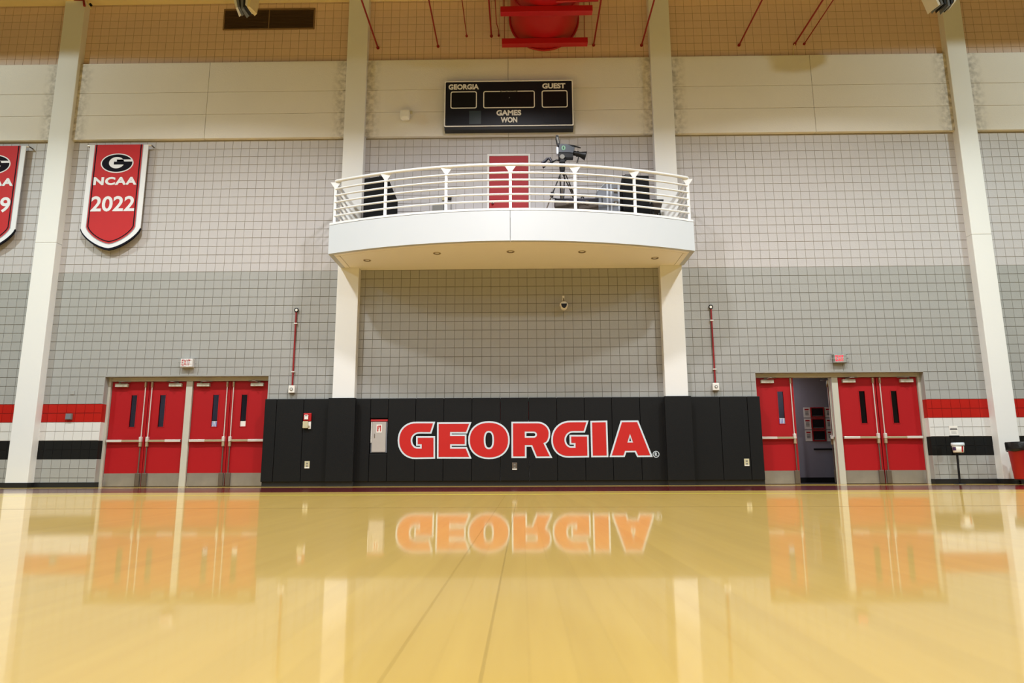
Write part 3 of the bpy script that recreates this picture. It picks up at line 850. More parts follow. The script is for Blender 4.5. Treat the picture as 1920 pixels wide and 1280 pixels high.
t = thing('wooden_box', (3.04, -.6, ZD), 'small tan box with a black top right of the right loudspeaker', 'box')
m = MB(); m.plate([(2.93, 6.0), (3.11, 6.0), (3.165, 6.20), (2.93, 6.20)], -.75, -.45); m.build('box_body', M_WOOD, t)
MB().box(2.92, 3.18, -.765, -.44, 6.20, 6.235, .006).build('top', M_BPLASTIC, t)
for y in (-.72, -.50): MB().box(3.08, 3.11, y, y + .025, ZD, 6.0).build('leg', M_BPLASTIC, t)
for y in (-.72, -.50): MB().box(2.94, 2.97, y, y + .025, ZD, 6.0).build('leg', M_BPLASTIC, t)

m = MB()
pts = []
for k in range(40):
    a = k / 39
    pts.append((1.27 + .33 * a, -1.05 - .05 * math.sin(a * 9), 6.03 + .17 * abs(math.sin(a * math.pi * 1.9)) * (1 - .5 * a)))
m.tube([(1.27, -1.05, ZD)] + pts + [(1.62, -1.05, ZD + .44)], .014, 6)
tag(m.build('cable', M_BPLASTIC), 'black cable looping up beside the low dark case', 'cable')

t = thing('wall_box', (-1.66, 0, 6.36), 'small black switch box with a thin conduit on the balcony wall', 'switch box')
MB().box(-1.705, -1.62, -.06, -.001, 6.575, 6.68, .006).build('box_body', M_BPLASTIC, t)
m = MB(); m.cyl((-1.63, -.02, ZD + .01), (-1.63, -.02, 6.575), .011); m.build('conduit', M_GPLASTIC, t)
tag(MB().box(-1.845, -1.775, -.03, -.001, 6.56, 6.67, .006).build('outlet_plate', M_BEIGE), 'pale plate on the balcony wall beside the black switch box', 'outlet')
t = thing('floor_box', (-1.91, -.1, ZD), 'low grey box at the foot of the balcony wall', 'box')
MB().box(-2.04, -1.785, -.25, -.005, ZD, 6.37, .006).build('box_body', M_GPLASTIC, t)
MB().box(-2.05, -1.775, -.26, -.003, 6.37, 6.40, .006).build('lid', M_CASE, t)

# video camera on its tripod
TY = -1.30
S = (TY + 15.395) / 14.395
def q(x, z, dy=0.0): return (x * S, TY + dy, .33 + (z - .33) * S)
t = thing('tripod', (q(.92, 0)[0], TY, ZD), 'black camera tripod with two pan handles on the balcony', 'tripod')
m = MB(); m.cyl(q(.925, 6.82), q(.925, 6.99), .055, .075, 16); m.build('bowl', M_BPLASTIC, t)
m = MB(); m.box(q(.86, 0)[0], q(.99, 0)[0], TY - .08, TY + .08, q(0, 6.985)[2], q(0, 7.07)[2], .02)
hd = m.build('fluid_head', M_BPLASTIC, t)
m = MB(); m.cyl(q(.925, 7.125, -.085), q(.925, 7.125, -.05), .052, .052, 20); m.build('drag_wheel', M_GPLASTIC, hd)
MB().box(q(.85, 0)[0], q(1.02, 0)[0], TY - .05, TY + .05, q(0, 7.07)[2], q(0, 7.106)[2], .01).build('quick_plate', M_BPLASTIC, hd)
m = MB(); m.tube([q(.885, 7.10, .09), q(.80, 7.13, .09), q(.70, 7.06, .09), q(.645, 7.05, .09)], .014, 8); h1 = m.build('pan_handle', M_BPLASTIC, t)
m = MB(); m.tube([q(.70, 7.08, .09), q(.655, 7.17, .09), q(.60, 7.155, .09), q(.55, 7.10, .09), q(.485, 7.06, .09)], .032, 10); m.build('grip', M_NAVY, h1)
m = MB(); m.tube([q(.885, 7.06, -.09), q(.72, 7.015, -.09), q(.62, 6.965, -.09)], .012, 8); h2 = m.build('pan_handle', M_BPLASTIC, t)
m = MB(); m.tube([q(.63, 6.97, -.09), q(.495, 6.868, -.09)], .024, 10); m.build('grip', M_BPLASTIC, h2)
ctr = Vector(q(.925, 6.86))
for k, foot in enumerate((Vector((.44, -1.36, ZD)), Vector((.93, -.55, ZD)), Vector((1.42, -1.10, ZD)))):
    top = ctr + (foot - ctr).normalized() * .08
    side = (foot - ctr).cross(Vector((0, 0, 1))).normalized()
    mid = top + (foot - top) * .45
    m = MB()
    for s in (-1, 1): m.tube([top + side * .05 * s, mid + side * .03 * s], .013, 8)
    lg = m.build('leg', M_BPLASTIC, t)
    m = MB(); m.tube([top + (foot - top) * .22, foot + (top - foot) * .10], .014, 8); m.build('leg_extension', M_DARKSTEEL, lg)
    m = MB(); m.cyl(mid + (top - mid) * .06, mid - (top - mid) * .10, .045, .04, 12); m.build('leg_clamp', M_BPLASTIC, lg)
    m = MB(); m.cyl(foot + (top - foot) * .03, foot + (top - foot) * .12, .03, .02, 10); m.cyl(foot, foot + Vector((0, 0, .03)), .045, .035, 12); m.build('foot', M_BPLASTIC, lg)
m = MB()
for foot in (Vector((.44, -1.36, ZD)), Vector((.93, -.55, ZD)), Vector((1.42, -1.10, ZD))):
    a = ctr + (foot - ctr) * .55
    m.tube([Vector((ctr.x, ctr.y, a.z - .04)), a], .009, 6)
m.build('spreader', M_BPLASTIC, t)

t = thing('video_camera', q(.98, 7.168), 'grey broadcast video camera mounted on the balcony tripod', 'video camera')
bd = [(.845, 7.225), (.865, 7.40), (.905, 7.425), (1.03, 7.415), (1.20, 7.335), (1.165, 7.21), (1.05, 7.225)]
m = MB(); m.plate([(q(x, z)[0], q(x, z)[2]) for x, z in bd], TY - .09, TY + .09); m.build('body', M_BODY, t)
ub = [(.85, 7.11), (.845, 7.222), (1.05, 7.222), (1.165, 7.205), (1.17, 7.11)]
m = MB(); m.plate([(q(x, z)[0], q(x, z)[2]) for x, z in ub], TY - .075, TY + .075); m.build('shoulder_base', M_BPLASTIC, t)
m = MB(); c = q(.955, 7.325, -.092); m.plate([(c[0] + .043 * math.cos(a * .3), c[2] + .055 * math.sin(a * .3)) for a in range(21)], TY - .096, TY - .088); bg = m.build('side_badge', M_CAMGREEN, t)
m = MB(); m.plate([(c[0] + .012 * math.cos(a * .3), c[2] + .032 * math.sin(a * .3)) for a in range(21)], TY - .099, TY - .095); m.build('badge_centre', M_BPLASTIC, bg)
m = MB(); m.cyl(q(1.155, 7.255), q(1.22, 7.235), .050, .055, 18); m.cyl(q(1.22, 7.235), q(1.345, 7.205), .052, .058, 18); m.cyl(q(1.25, 7.228), q(1.285, 7.22), .064, .064, 18)
ln = m.build('lens', M_BPLASTIC, t)
m = MB(); m.cyl(q(1.34, 7.207), q(1.445, 7.175), .062, .098, 20, caps=False); m.cyl(q(1.445, 7.175), q(1.452, 7.173), .102, .102, 20, caps=False); m.build('lens_hood', M_BPLASTIC, ln)
m = MB(); m.cyl(q(1.36, 7.20), q(1.365, 7.199), .06, .06, 18); m.build('lens_glass', M_SIGNDARK, ln)
m = MB(); m.tube([q(1.295, 7.165), q(1.28, 7.10), q(1.252, 7.01)], .012, 8); m.build('zoom_cable', M_BPLASTIC, ln)
m = MB(); m.tube([q(1.02, 7.415), q(1.05, 7.435), q(1.19, 7.415), q(1.235, 7.395)], .020, 8); hn = m.build('top_handle', M_BPLASTIC, t)
m = MB(); m.cyl(q(1.20, 7.412), q(1.345, 7.365), .016, .012, 10); m.build('microphone', M_BPLASTIC, hn)
m = MB(); m.tube([q(1.18, 7.41), q(1.19, 7.33)], .016, 8); m.build('handle_post', M_BPLASTIC, hn)
vf = [(.785, 7.60), (.80, 7.645), (.85, 7.64), (.862, 7.56), (.885, 7.43), (.86, 7.395), (.83, 7.39)]
m = MB(); m.plate([(q(x, z)[0], q(x, z)[2]) for x, z in vf], TY - .07, TY + .05); v = m.build('viewfinder', M_BPLASTIC, t)
m = MB(); m.plate([(q(x, z)[0], q(x, z)[2]) for x, z in [(.805, 7.59), (.84, 7.59), (.86, 7.45), (.835, 7.44)]], TY - .076, TY - .069); m.build('viewfinder_screen', M_GPLASTIC, v)
m = MB(); m.box(q(.80, 0)[0], q(.85, 0)[0], TY - .06, TY + .06, q(0, 7.20)[2], q(0, 7.37)[2], .01); m.build('battery', M_CASEALU, t)
for x in (.96, 1.01):
    m = MB(); m.cyl(q(x, 7.41), q(x, 7.445), .012); m.build('switch_knob', M_BPLASTIC, t)

# ------------------------------------------------------------------ scoreboard
t = thing('scoreboard', (-.26, -.1, 8.20), 'black scoreboard with white lettering hung above the balcony', 'scoreboard')
SY = -.30
MB().box(-1.79, 1.258, SY, -.11, 8.27, 9.445, .01).build('face', M_SIGNBLACK, t)
MB().box(-1.78, 1.25, SY + .01, -.11, 8.20, 8.268, .004).build('bottom_rail', M_RUBBER, t)
MBf = MB(); MBf.plate(rrect(-1.79, 1.258, 8.272, 9.445, .03), SY - .006, SY + .002, [rrect(-1.765, 1.233, 8.297, 9.42, .025)]); MBf.build('white_border', M_SIGNWHITE, t)
def pane(x0, x1, z0, z1, top_gap=None):
    m = MB(); m.plate(rrect(x0, x1, z0, z1, .05), SY - .004, SY + .002)
    p = m.build('digit_window', M_SIGNDARK, t)
    m = MB()
    if top_gap:
        wdt = .022
        o = rrect(x0, x1, z0, z1, .05, 5)
        # ring split at the top for the maker's name
        pts = [(top_gap[1], z1)] + [p_ for p_ in rrect(x0, x1, z0, z1, .05, 5)]
        right = [(top_gap[1], z1 - wdt / 2), (x1 - .05, z1 - wdt / 2)]
        path = [(top_gap[1], z1 - .011)]
        for cx, cz, a0 in ((x1 - .05, z1 - .05, 90), (x1 - .05, z0 + .05, 0), (x0 + .05, z0 + .05, -90), (x0 + .05, z1 - .05, -180)):
            for i in range(6):
                a = math.radians(a0 - 90 * i / 5)
                path.append((cx + .039 * math.cos(a), cz + .039 * math.sin(a)))
        path.append((top_gap[0], z1 - .011))
        outer, inner = [], []
        for i in range(len(path)):
            a, b = Vector(path[max(i - 1, 0)]), Vector(path[min(i + 1, len(path) - 1)])
            d = (b - a).normalized(); nrm = Vector((-d.y, d.x)) * .011
            outer.append(tuple(Vector(path[i]) + nrm)); inner.append(tuple(Vector(path[i]) - nrm))
        m.plate(outer + inner[::-1], SY - .008, SY + .002)
    else:
        m.plate(rrect(x0, x1, z0, z1, .05), SY - .008, SY + .002, [rrect(x0 + .022, x1 - .022, z0 + .022, z1 - .022, .035)])
    m.build('window_border', M_SIGNWHITE, p)
pane(-1.645, -1.02, 8.735, 9.175)
pane(-.868, .352, 8.735, 9.175, (-.46, -.06))
pane(.515, 1.128, 8.735, 9.175)
text('GEORGIA', -1.695, -.972, 9.225, 9.36, SY - .001, M_SIGNWHITE, t, .04, depth=.006)
text('GUEST', .532, 1.08, 9.225, 9.36, SY - .001, M_SIGNWHITE, t, .04, depth=.006)
text('GAMES', -.556, .028, 8.545, 8.685, SY - .001, M_SIGNWHITE, t, .04, depth=.006)
text('WON', -.455, -.066, 8.365, 8.505, SY - .001, M_SIGNWHITE, t, .04, depth=.006)
text('DAKTRONICS', -.44, -.08, 9.15, 9.178, SY - .001, M_SIGNWHITE, t, .02, depth=.005)
MB().box(-1.20, -.92, SY - .004, SY + .004, 8.335, 8.675, .002).build('access_panel', M_PANELBLUE, t)
MB().box(.55, .83, SY - .004, SY + .004, 8.36, 8.70, .002).build('access_panel', M_SIGNBLACK, t)
m = MB(); m.cyl((-.25, SY - .012, 9.0), (-.25, SY, 9.0), .012); m.build('sensor', M_GPLASTIC, t)
for x in (-1.5, .95):
    MB().box(x, x + .06, -.11, -.10, 8.3, 9.4).build('mounting_bracket', M_DARKSTEEL, t)

# ------------------------------------------------------------------ pennants
def pennant(xc, label, year, y=-.15):
    zt, zb = 7.985, 5.365
    t = thing('pennant', (xc, y, zb), label, 'pennant', 'pennants on the wall')
    def sh(w_, ztop, zs, ztip, n=10):
        L = [(xc - w_, ztop), (xc - w_, zs)]
        for i in range(1, n):
            u = i / n
            L.append((xc - w_ * (1 - u ** 1.35), zs - (zs - ztip) * (1 - (1 - u) ** 1.45)))
        L.append((xc, ztip))
        R = [(2 * xc - a, b) for a, b in L[:-1]][::-1]
        return L + R
    MB().plate(sh(.70, zt, 5.87, zb + .04), y, y + .018).build('backing', M_BANWHITE, t)
    m = MB()
    o = sh(.705, zt, 5.87, zb)[1:-1]; i_ = sh(.70, zt, 5.90, zb + .05)[1:-1]
    m.plate(o + i_[::-1], y - .012, y + .03); m.build('dark_hem', M_BANBLACK, t)
    MB().plate(sh(.585, zt + .001, 5.93, zb + .145), y - .004, y).build('grey_stripe', M_BANGREY, t)
    MB().plate(sh(.57, zt + .002, 5.94, zb + .165), y - .007, y - .003).build('field', M_BANRED, t)
    a = sh(.545, zt + .003, 5.95, zb + .20); b = sh(.52, zt + .003, 5.955, zb + .225)
    m = MB(); m.plate(a + [a[0]] + [b[0]] + b[::-1], y - .010, y - .006) if False else m.plate(a[:len(a)] + b[::-1], y - .010, y - .006)
    m.build('black_stripe', M_BANBLACK, t)
    ez = 7.515
    e = MB().plate(ellipse(xc, ez, .39, .245, 48), y - .011, y - .006).build('emblem', M_BANWHITE, t)
    MB().plate(ellipse(xc, ez, .362, .219, 48), y - .014, y - .010).build('emblem_oval', M_BANBLACK, e)
    ex, s2 = xc - .01, .0007
    MB().plate(ellipse(ex, ez + .01, .182, .143, 36), y - .017, y - .013).build('emblem_opening', M_BANWHITE, e)
    MB().plate([(ex, ez + .036), (xc + .366, ez + .036), (xc + .358, ez + .088), (ex, ez + .088)], y - .017, y - .0132).build('emblem_slot', M_BANWHITE, e)
    MB().plate([(ex - .063, ez - .037), (xc + .30, ez - .037), (xc + .30, ez + .034), (ex - .063, ez + .034)], y - .020, y - .016).build('emblem_bar', M_BANBLACK, e)
    text('NCAA', xc - .515, xc + .515, 6.965, 7.165, y - .006, M_BANWHITE, t, .045, depth=.008, spacing=1.12)
    text(year, xc - .515, xc + .515, 6.31, 6.69, y - .006, M_BANWHITE, t, .022, depth=.008)
    m = MB(); m.cyl((xc - .765, y + .02, zt - .01), (xc + .765, y + .02, zt - .01), .02, n=10); rd = m.build('hanging_rod', M_CHROME, t)
    m = MB()
    for s in (-1, 1): m.cyl((xc + s * .76, y + .02, zt - .01), (xc + s * .76, -.001, zt - .01), .014, n=8)
    m.build('rod_bracket', M_DARKSTEEL, rd)
pennant(-9.548, 'red NCAA 2022 pennant right of the left outer column', '2022')
pennant(-12.49, 'red pennant ending in 9, cut off by the left edge of the picture', '2019')

# ------------------------------------------------------------------ things on the wall
def exit_sign(label, x0, x1, z0, z1, lit):
    t = thing('exit_sign', ((x0 + x1) / 2, 0, z0), label, 'exit sign', 'exit signs')
    MB().box(x0, x1, -.10, -.004, z0, z1, .006).build('housing', M_EXITWHITE if not lit else M_GPLASTIC, t)
    MB().box(x0 + .012, x1 - .012, -.104, -.10, z0 + .012, z1 - .012, .002).build('face_plate', M_EXITWHITE if not lit else M_WIRE, t)
    text('EXIT', x0 + .035, x1 - .035 - (.02 if not lit else .03), z0 + .035, z1 - .03, -.103, M_EXITLIT if lit else M_EXITRED, t, .008 if not lit else .015, depth=.004, spacing=1.15)
    m = MB()
    for k in range(3): m.tube([(x0 - .03, -.002, z0 + .01 + k * (z1 - z0 - .02) / 2), (x0 - .03, -.135, z0 + .01 + k * (z1 - z0 - .02) / 2), (x1 + .03, -.135, z0 + .01 + k * (z1 - z0 - .02) / 2), (x1 + .03, -.002, z0 + .01 + k * (z1 - z0 - .02) / 2)], .004, 6)
    for k in range(4):
        x = x0 - .03 + k * (x1 - x0 + .06) / 3
        m.tube([(x, -.135, z0 + .01), (x, -.135, z1 - .01)], .003, 6)
    m.build('wire_guard', M_WIRE, t)
exit_sign('white exit sign with dark red letters above the left doors', -7.67, -7.395, 2.636, 2.832, False)
exit_sign('lit red exit sign above the right doors', 6.925, 7.205, 2.64, 2.835, True)

def conduit(x, label):
    t = thing('alarm_conduit', (x, 0, 2.05), label, 'conduit', 'red conduits on the wall')
    m = MB(); m.cyl((x, -.03, 2.21), (x, -.03, 3.89), .019, n=10); m.build('pipe', M_PIPE, t)
    m = MB(); m.tube([(x + .042 * math.cos(a * math.pi / 8), -.03, 3.945 + .042 * math.sin(a * math.pi / 8)) for a in range(16)], .012, 6, closed=True); m.build('eye', M_BPLASTIC, t)
    m = MB(); m.cyl((x, -.035, 3.945), (x, -.004, 3.945), .03); m.build('eye_cap', M_WPLASTIC, t)
    for z in (2.52, 3.63):
        MB().box(x - .04, x + .04, -.055, -.001, z - .012, z + .012, .003).build('pipe_strap', M_CHROME, t)
    b = MB().box(x - .07, x + .07, -.085, -.002, 2.045, 2.21, .012).build('box', M_WPLASTIC, t)
    m = MB(); m.cyl((x, -.085, 2.125), (x, -.095, 2.125), .035, n=18); m.build('lens_ring', M_GPLASTIC, b)
    m = MB(); m.cyl((x, -.094, 2.125), (x, -.099, 2.125), .018, n=14); m.build('lens_cap', M_WPLASTIC, b)
conduit(-5.138, 'red wall conduit with a white box left of the balcony column')
conduit(4.292, 'red wall conduit with a white box right of the balcony column')

t = thing('access_point', (-2.72, -.1, 8.47), 'rounded white wireless box on the plaster band left of the scoreboard', 'wireless unit')
m = MB(); m.box(-2.845, -2.615, -.30, -.16, 8.505, 8.755, .055); m.build('body', M_WPLASTIC, t)
MB().box(-2.76, -2.70, -.17, -.10, 8.55, 8.61).build('wall_arm', M_BEIGE, t)
MB().box(-2.66, -2.575, -.14, -.10, 8.72, 8.79, .006).build('junction_box', M_BEIGE, t)

t = thing('dome_camera', (.956, 0, 3.84), 'white dome security camera on the wall under the balcony', 'security camera')
m = MB()
m.lathe([(.001, 4.055), (.05, 4.05), (.085, 4.015), (.098, 3.965), (.097, 3.945), (.075, 3.935)], .955, -.20, 28); hs = m.build('housing', M_WPLASTIC, t)
m = MB(); m.lathe([(.078, 3.945), (.074, 3.91), (.055, 3.875), (.028, 3.857), (.001, 3.852)], .955, -.20, 28); m.build('dome', M_WPLASTIC, t)
m = MB(); 
m.plate([(.955 + .064 * math.cos(math.radians(180 + a * 9)), 3.985 + .10 * math.sin(math.radians(180 + a * 9))) for a in range(21)], -.305, -.285)
m.build('lens_window', M_SIGNDARK, hs)
m = MB(); m.tube([(.955, -.20, 4.05), (.955, -.19, 4.12), (.96, -.10, 4.15), (.962, -.002, 4.15)], .014, 8); m.build('bracket_arm', M_DARKSTEEL, t)
MB().box(.935, .985, -.025, -.001, 4.13, 4.235, .005).build('wall_plate', M_WPLASTIC, t)

t = thing('extinguisher_cabinet', (-3.15, 0, .71), 'grey fire extinguisher cabinet set into the black pads', 'cabinet')
MB().box(-3.325, -2.965, -.085, -.006, .715, 1.40, .006).build('body', M_CASE, t)
MB().box(-3.335, -2.96, -.10, -.006, 1.40, 1.445, .006).build('top_trim', M_LABELR, t)
d = MB().box(-3.30, -2.995, -.098, -.085, .73, 1.385, .006).build('door', M_STEEL if False else mat('cabinet_paint', (176, 168, 160), .45), t)
MB().box(-3.245, -3.235, -.108, -.098, 1.04, 1.13, .002).build('door_pull', M_DARKSTEEL, d)
MB().box(-3.325, -3.308, -.10, -.085, .93, 1.385, .002).build('side_strip', M_WPLASTIC, t)  # pale plastic strip down the left edge of the cabinet
s = MB().box(-3.205, -3.085, -.101, -.098, 1.155, 1.33).build('sticker', M_PAPER, d)
m = MB()
m.box(-3.185, -3.16, -.103, -.101, 1.18, 1.30); m.box(-3.125, -3.105, -.103, -.101, 1.18, 1.31); m.plate([(-3.16, 1.25), (-3.125, 1.30), (-3.125, 1.285), (-3.15, 1.24)], -.103, -.101)
m.box(-3.16, -3.125, -.103, -.101, 1.285, 1.305)
m.build('pictogram', M_LABELR, d)

t = thing('fire_alarm', (-4.72, -.12, 1.21), 'red fire alarm unit with a beige box, on the pads left of the column', 'fire alarm')
MB().box(-4.81, -4.64, -.165, -.118, 1.41, 1.585, .008).build('alarm_plate', M_TRASH, t)
w_ = MB().box(-4.785, -4.70, -.185, -.165, 1.445, 1.545, .006).build('strobe', M_WPLASTIC, t)
MB().box(-4.77, -4.715, -.188, -.185, 1.52, 1.535).build('strobe_mark', M_INK, w_)
MB().box(-4.815, -4.70, -.18, -.118, 1.255, 1.405, .008).build('beige_box', M_BEIGE, t)
MB().box(-4.70, -4.645, -.15, -.118, 1.24, 1.405, .004).build('white_plate', M_WPLASTIC, t)
MB().box(-4.695, -4.665, -.16, -.15, 1.265, 1.31, .003).build('key_switch', M_BRONZE, t)
def outlet(label, x, z, body=M_BEIGE):
    t = thing('outlet', (x, -.12, z - .075), label, 'outlet', 'outlets in the pads')
    MB().box(x - .055, x + .055, -.13, -.118, z - .078, z + .078, .004).build('plate', body, t)
    m = MB(); m.box(x - .02, x + .02, -.134, -.13, z + .012, z + .045, .003); m.box(x - .02, x + .02, -.134, -.13, z - .045, z - .012, .003)
    m.build('socket', M_GPLASTIC, t)
    MB().box(x - .05, x + .05, -.133, -.13, z - .075, z - .052).build('lower_lip', M_WPLASTIC, t)
outlet('beige outlet low on the pads under the fire alarm', -4.69, .465)
outlet('grey outlet low on the pads under the red lettering', -.17, .415, M_DARKSTEEL)
outlet('beige outlet low on the pads right of the right balcony column', 4.845, .475)

t = thing('junction_box', (-10.11, 0, 1.475), 'grey box on the red stripe between left column and left doors', 'box')
MB().box(-10.175, -10.04, -.055, -.001, 1.48, 1.612, .006).build('body', M_GPLASTIC, t)
MB().box(-10.165, -10.05, -.062, -.055, 1.49, 1.602, .004).build('cover', M_CASE, t)
tag(MB().box(-10.145, -10.06, -.014, -.001, 2.04, 2.13, .004).build('wall_plate', M_GREY), 'small grey plate on the wall above the red stripe at left', 'plate')

# vent
t = thing('vent_grille', (-6.22, 0, 11.08), 'brown louvred vent high on the wall at upper left', 'vent')
VX0, VX1, VZ0, VZ1 = -7.35, -5.075, 11.075, 11.65
m = MB(); m.plate([(VX0, VZ0), (VX1, VZ0), (VX1, VZ1), (VX0, VZ1)], -.03, -.001, [[(VX0 + .03, VZ0 + .03), (VX1 - .03, VZ0 + .03), (VX1 - .03, VZ1 - .03), (VX0 + .03, VZ1 - .03)]])
m.build('frame', M_VENT, t)
MB().box(VX0 + .03, VX1 - .03, -.0012, -.0006, VZ0 + .03, VZ1 - .03).build('back_plate', M_VENTSLAT, t)
MB().box(-6.225, -6.20, -.028, -.002, VZ0 + .03, VZ1 - .03).build('divider', M_VENT, t)
for x0, x1 in ((VX0 + .032, -6.227), (-6.198, VX1 - .032)):
    for k in range(13):
        z = VZ0 + .042 + k * .0395
        m = MB(); m.add([(x0, -.026, z - .012), (x1, -.026, z - .012), (x1, -.003, z + .03), (x0, -.003, z + .03), (x0, -.024, z - .016), (x1, -.024, z - .016), (x1, -.001, z + .026), (x0, -.001, z + .026)],
              [(0, 1, 2, 3), (4, 5, 6, 7), (0, 1, 5, 4), (2, 3, 7, 6), (0, 3, 7, 4), (1, 2, 6, 5)])
        m.build('slat', M_VENTSLAT, t)

# ------------------------------------------------------------------ red duct and pipes under the roof
t = thing('air_duct', (.6, 0, 10.43), 'big red round air duct on trapeze bars at the top centre', 'duct')
DX, DZ, DR = .605, 11.25, .82
m = MB()
for a, b in ((-.02, -1.32), (-1.34, -3.2)):
    m2 = MB(); m2.cyl((DX, a, DZ), (DX, b, DZ), DR, n=48, caps=False); m2.build('duct_section', M_DUCT, t)
m = MB(); m.tube([(DX + (DR + .006) * math.cos(2 * math.pi * i / 48), -1.33, DZ + (DR + .006) * math.sin(2 * math.pi * i / 48)) for i in range(48)], .022, 6, closed=True); m.build('duct_collar', M_DUCT, t)
m = MB(); m.tube([(DX + (DR + .02) * math.cos(2 * math.pi * i / 48), -.03, DZ + (DR + .02) * math.sin(2 * math.pi * i / 48)) for i in range(48)], .028, 6, closed=True); m.build('wall_flange', M_DUCT, t)
m = MB(); m.tube([(DX, -3.2, DZ), (DX, -3.7, DZ + .15), (DX, -4.0, DZ + .6), (DX, -4.0, ZC - .05)], DR, 32); m.build('duct_elbow', M_DUCT, t)
for y in (-.50, -1.66):
    b = MB().box(-.42, 1.62, y, y + .16, 10.285 + .0, 10.425, .008).build('trapeze_bar', M_DUCT, t)
    for x in (-.36, 1.56):
        m = MB(); m.cyl((x, y + .08, 10.425), (x, y + .08, ZC - .01), .008, n=6); m.build('hanger_rod', M_PIPE, b)
PIPES = [(-3.48, 10.54, 'first red pipe left of the duct, beside the left balcony column', .02), (-2.0, 10.56, 'second red pipe left of the duct', .017), (-1.30, 10.83, 'third red pipe left of the duct, thin and higher', .011),
         (-.69, 10.82, 'thick red pipe closest to the left side of the duct', .02), (1.81, 10.54, 'red pipe just right of the duct', .02), (2.98, 10.52, 'red pipe beside the right balcony column', .02),
         (5.35, 10.49, 'first red pipe right of the right balcony column', .018), (6.70, 10.50, 'left one of the two close red pipes at upper right', .02), (6.93, 10.50, 'right one of the two close red pipes at upper right', .013)]
for x, z, lb, r in PIPES:
    t = thing('sprinkler_pipe', (x, 0, z), lb, 'pipe', 'red pipes under the roof')
    m = MB(); m.cyl((x, -.02, z), (x, -4.8, z), r, n=10); m.build('pipe', M_PIPE, t)
    m = MB(); m.cyl((x, -.001, z), (x, -.03, z), r + .018, n=12); m.build('wall_flange', M_PIPE, t)
    m = MB(); m.cyl((x, -4.8, z), (x, -4.8, ZC - .01), r, n=8); m.build('riser', M_PIPE, t)
t = thing('sprinkler_pipe', (-.51, 0, 10.83), 'thin kinked red pipe between the thick pipe and the duct', 'pipe', 'red pipes under the roof')
m = MB(); m.tube([(-.51, -.02, 10.83), (-.51, -.25, 10.83), (-.55, -.45, 10.86), (-.56, -4.8, 10.88), (-.56, -4.8, ZC - .01)], .011, 8); m.build('pipe', M_PIPE, t)
m = MB(); m.cyl((-.51, -.001, 10.83), (-.51, -.03, 10.83), .025); m.build('wall_flange', M_PIPE, t)
m = MB(); m.tube([(6.70, -.035, 10.50), (6.655, -.03, 10.40), (6.64, -.02, 10.22), (6.64, -.02, 10.16)], .012, 6)
tag(m.build('pale_cord', M_CREAM), 'short pale cord hanging from a red pipe at upper right', 'cord')
m = MB(); m.tube([(.80, -1.86, 10.38), (1.70, -1.86, 10.38), (1.70, -1.86, ZC - .01)], .03, 8)
tag(m.build('branch_pipe', M_DUCT), 'red branch pipe crossing under the duct at the top edge', 'pipe')

def bundle(x, y, zb, label, n, wid):
    t = thing('folded_banner', (x, y, zb), label, 'banner', 'folded banners under the roof')
    mats = [M_WPLASTIC, M_CASE, M_RUBBER, M_CASE, M_RUBBER, M_WPLASTIC, M_CREAM, M_WPLASTIC]
    for k in range(n):
        u = k / (n - 1) - .5
        m = MB()
        x0 = x + u * wid; zz = zb + .10 * abs(u + .1) + .03 * ((k * 7) % 3)
        m.add([(x0 - .03, y - .06, zz), (x0 + .02, y - .05, zz + .02), (x0 + .02 + u * .1, y + .25, zz + .05), (x0 - .03 + u * .1, y + .25, zz),
               (x0 - .13 + u * .35, y - .06, zz + .9), (x0 - .05 + u * .35, y - .05, zz + .9), (x0 - .05 + u * .4, y + .25, zz + .9), (x0 - .13 + u * .4, y + .25, zz + .9)],
              [(0, 1, 2, 3), (4, 5, 6, 7), (0, 1, 5, 4), (1, 2, 6, 5), (2, 3, 7, 6), (3, 0, 4, 7)])
        m.build('fold', mats[k % 8], t)
    MB().box(x - .35, x + .35, y - .02, y + .2, zb + .95, zb + 1.02).build('header_bar', M_DARKSTEEL, t)
    m = MB()
    for s in (-.3, .3): m.cyl((x + s, y + .1, zb + 1.02), (x + s, y + .1, ZC - .01), .008, n=6)
    m.build('hanger_rod', M_DARKSTEEL, t)
bundle(-5.98, -2.0, 10.14, 'folded black and white banner hanging in front of the vent', 7, .24)
bundle(9.12, -2.0, 9.98, 'folded black and white banner at the upper right corner', 6, .34)
t = thing('pipe_hanger', (-10.7, -.3, 11.55), 'dark red pipe clamp at the top of the left outer column', 'pipe clamp')
m = MB(); m.tube([(-10.98, -.28, 11.79), (-10.74, -.28, 11.77), (-10.70, -.28, 11.60)], .03, 8); m.build('clamp', M_PIPE, t)
m = MB(); m.cyl((-10.66, -.27, 11.72), (-10.53, -.27, 11.53), .018, n=8); m.build('rod', M_CREAM, t)
m = MB(); m.cyl((-10.57, -.27, 11.66), (-10.54, -.27, 11.62), .03, n=8); m.build('nut', M_BPLASTIC, t)

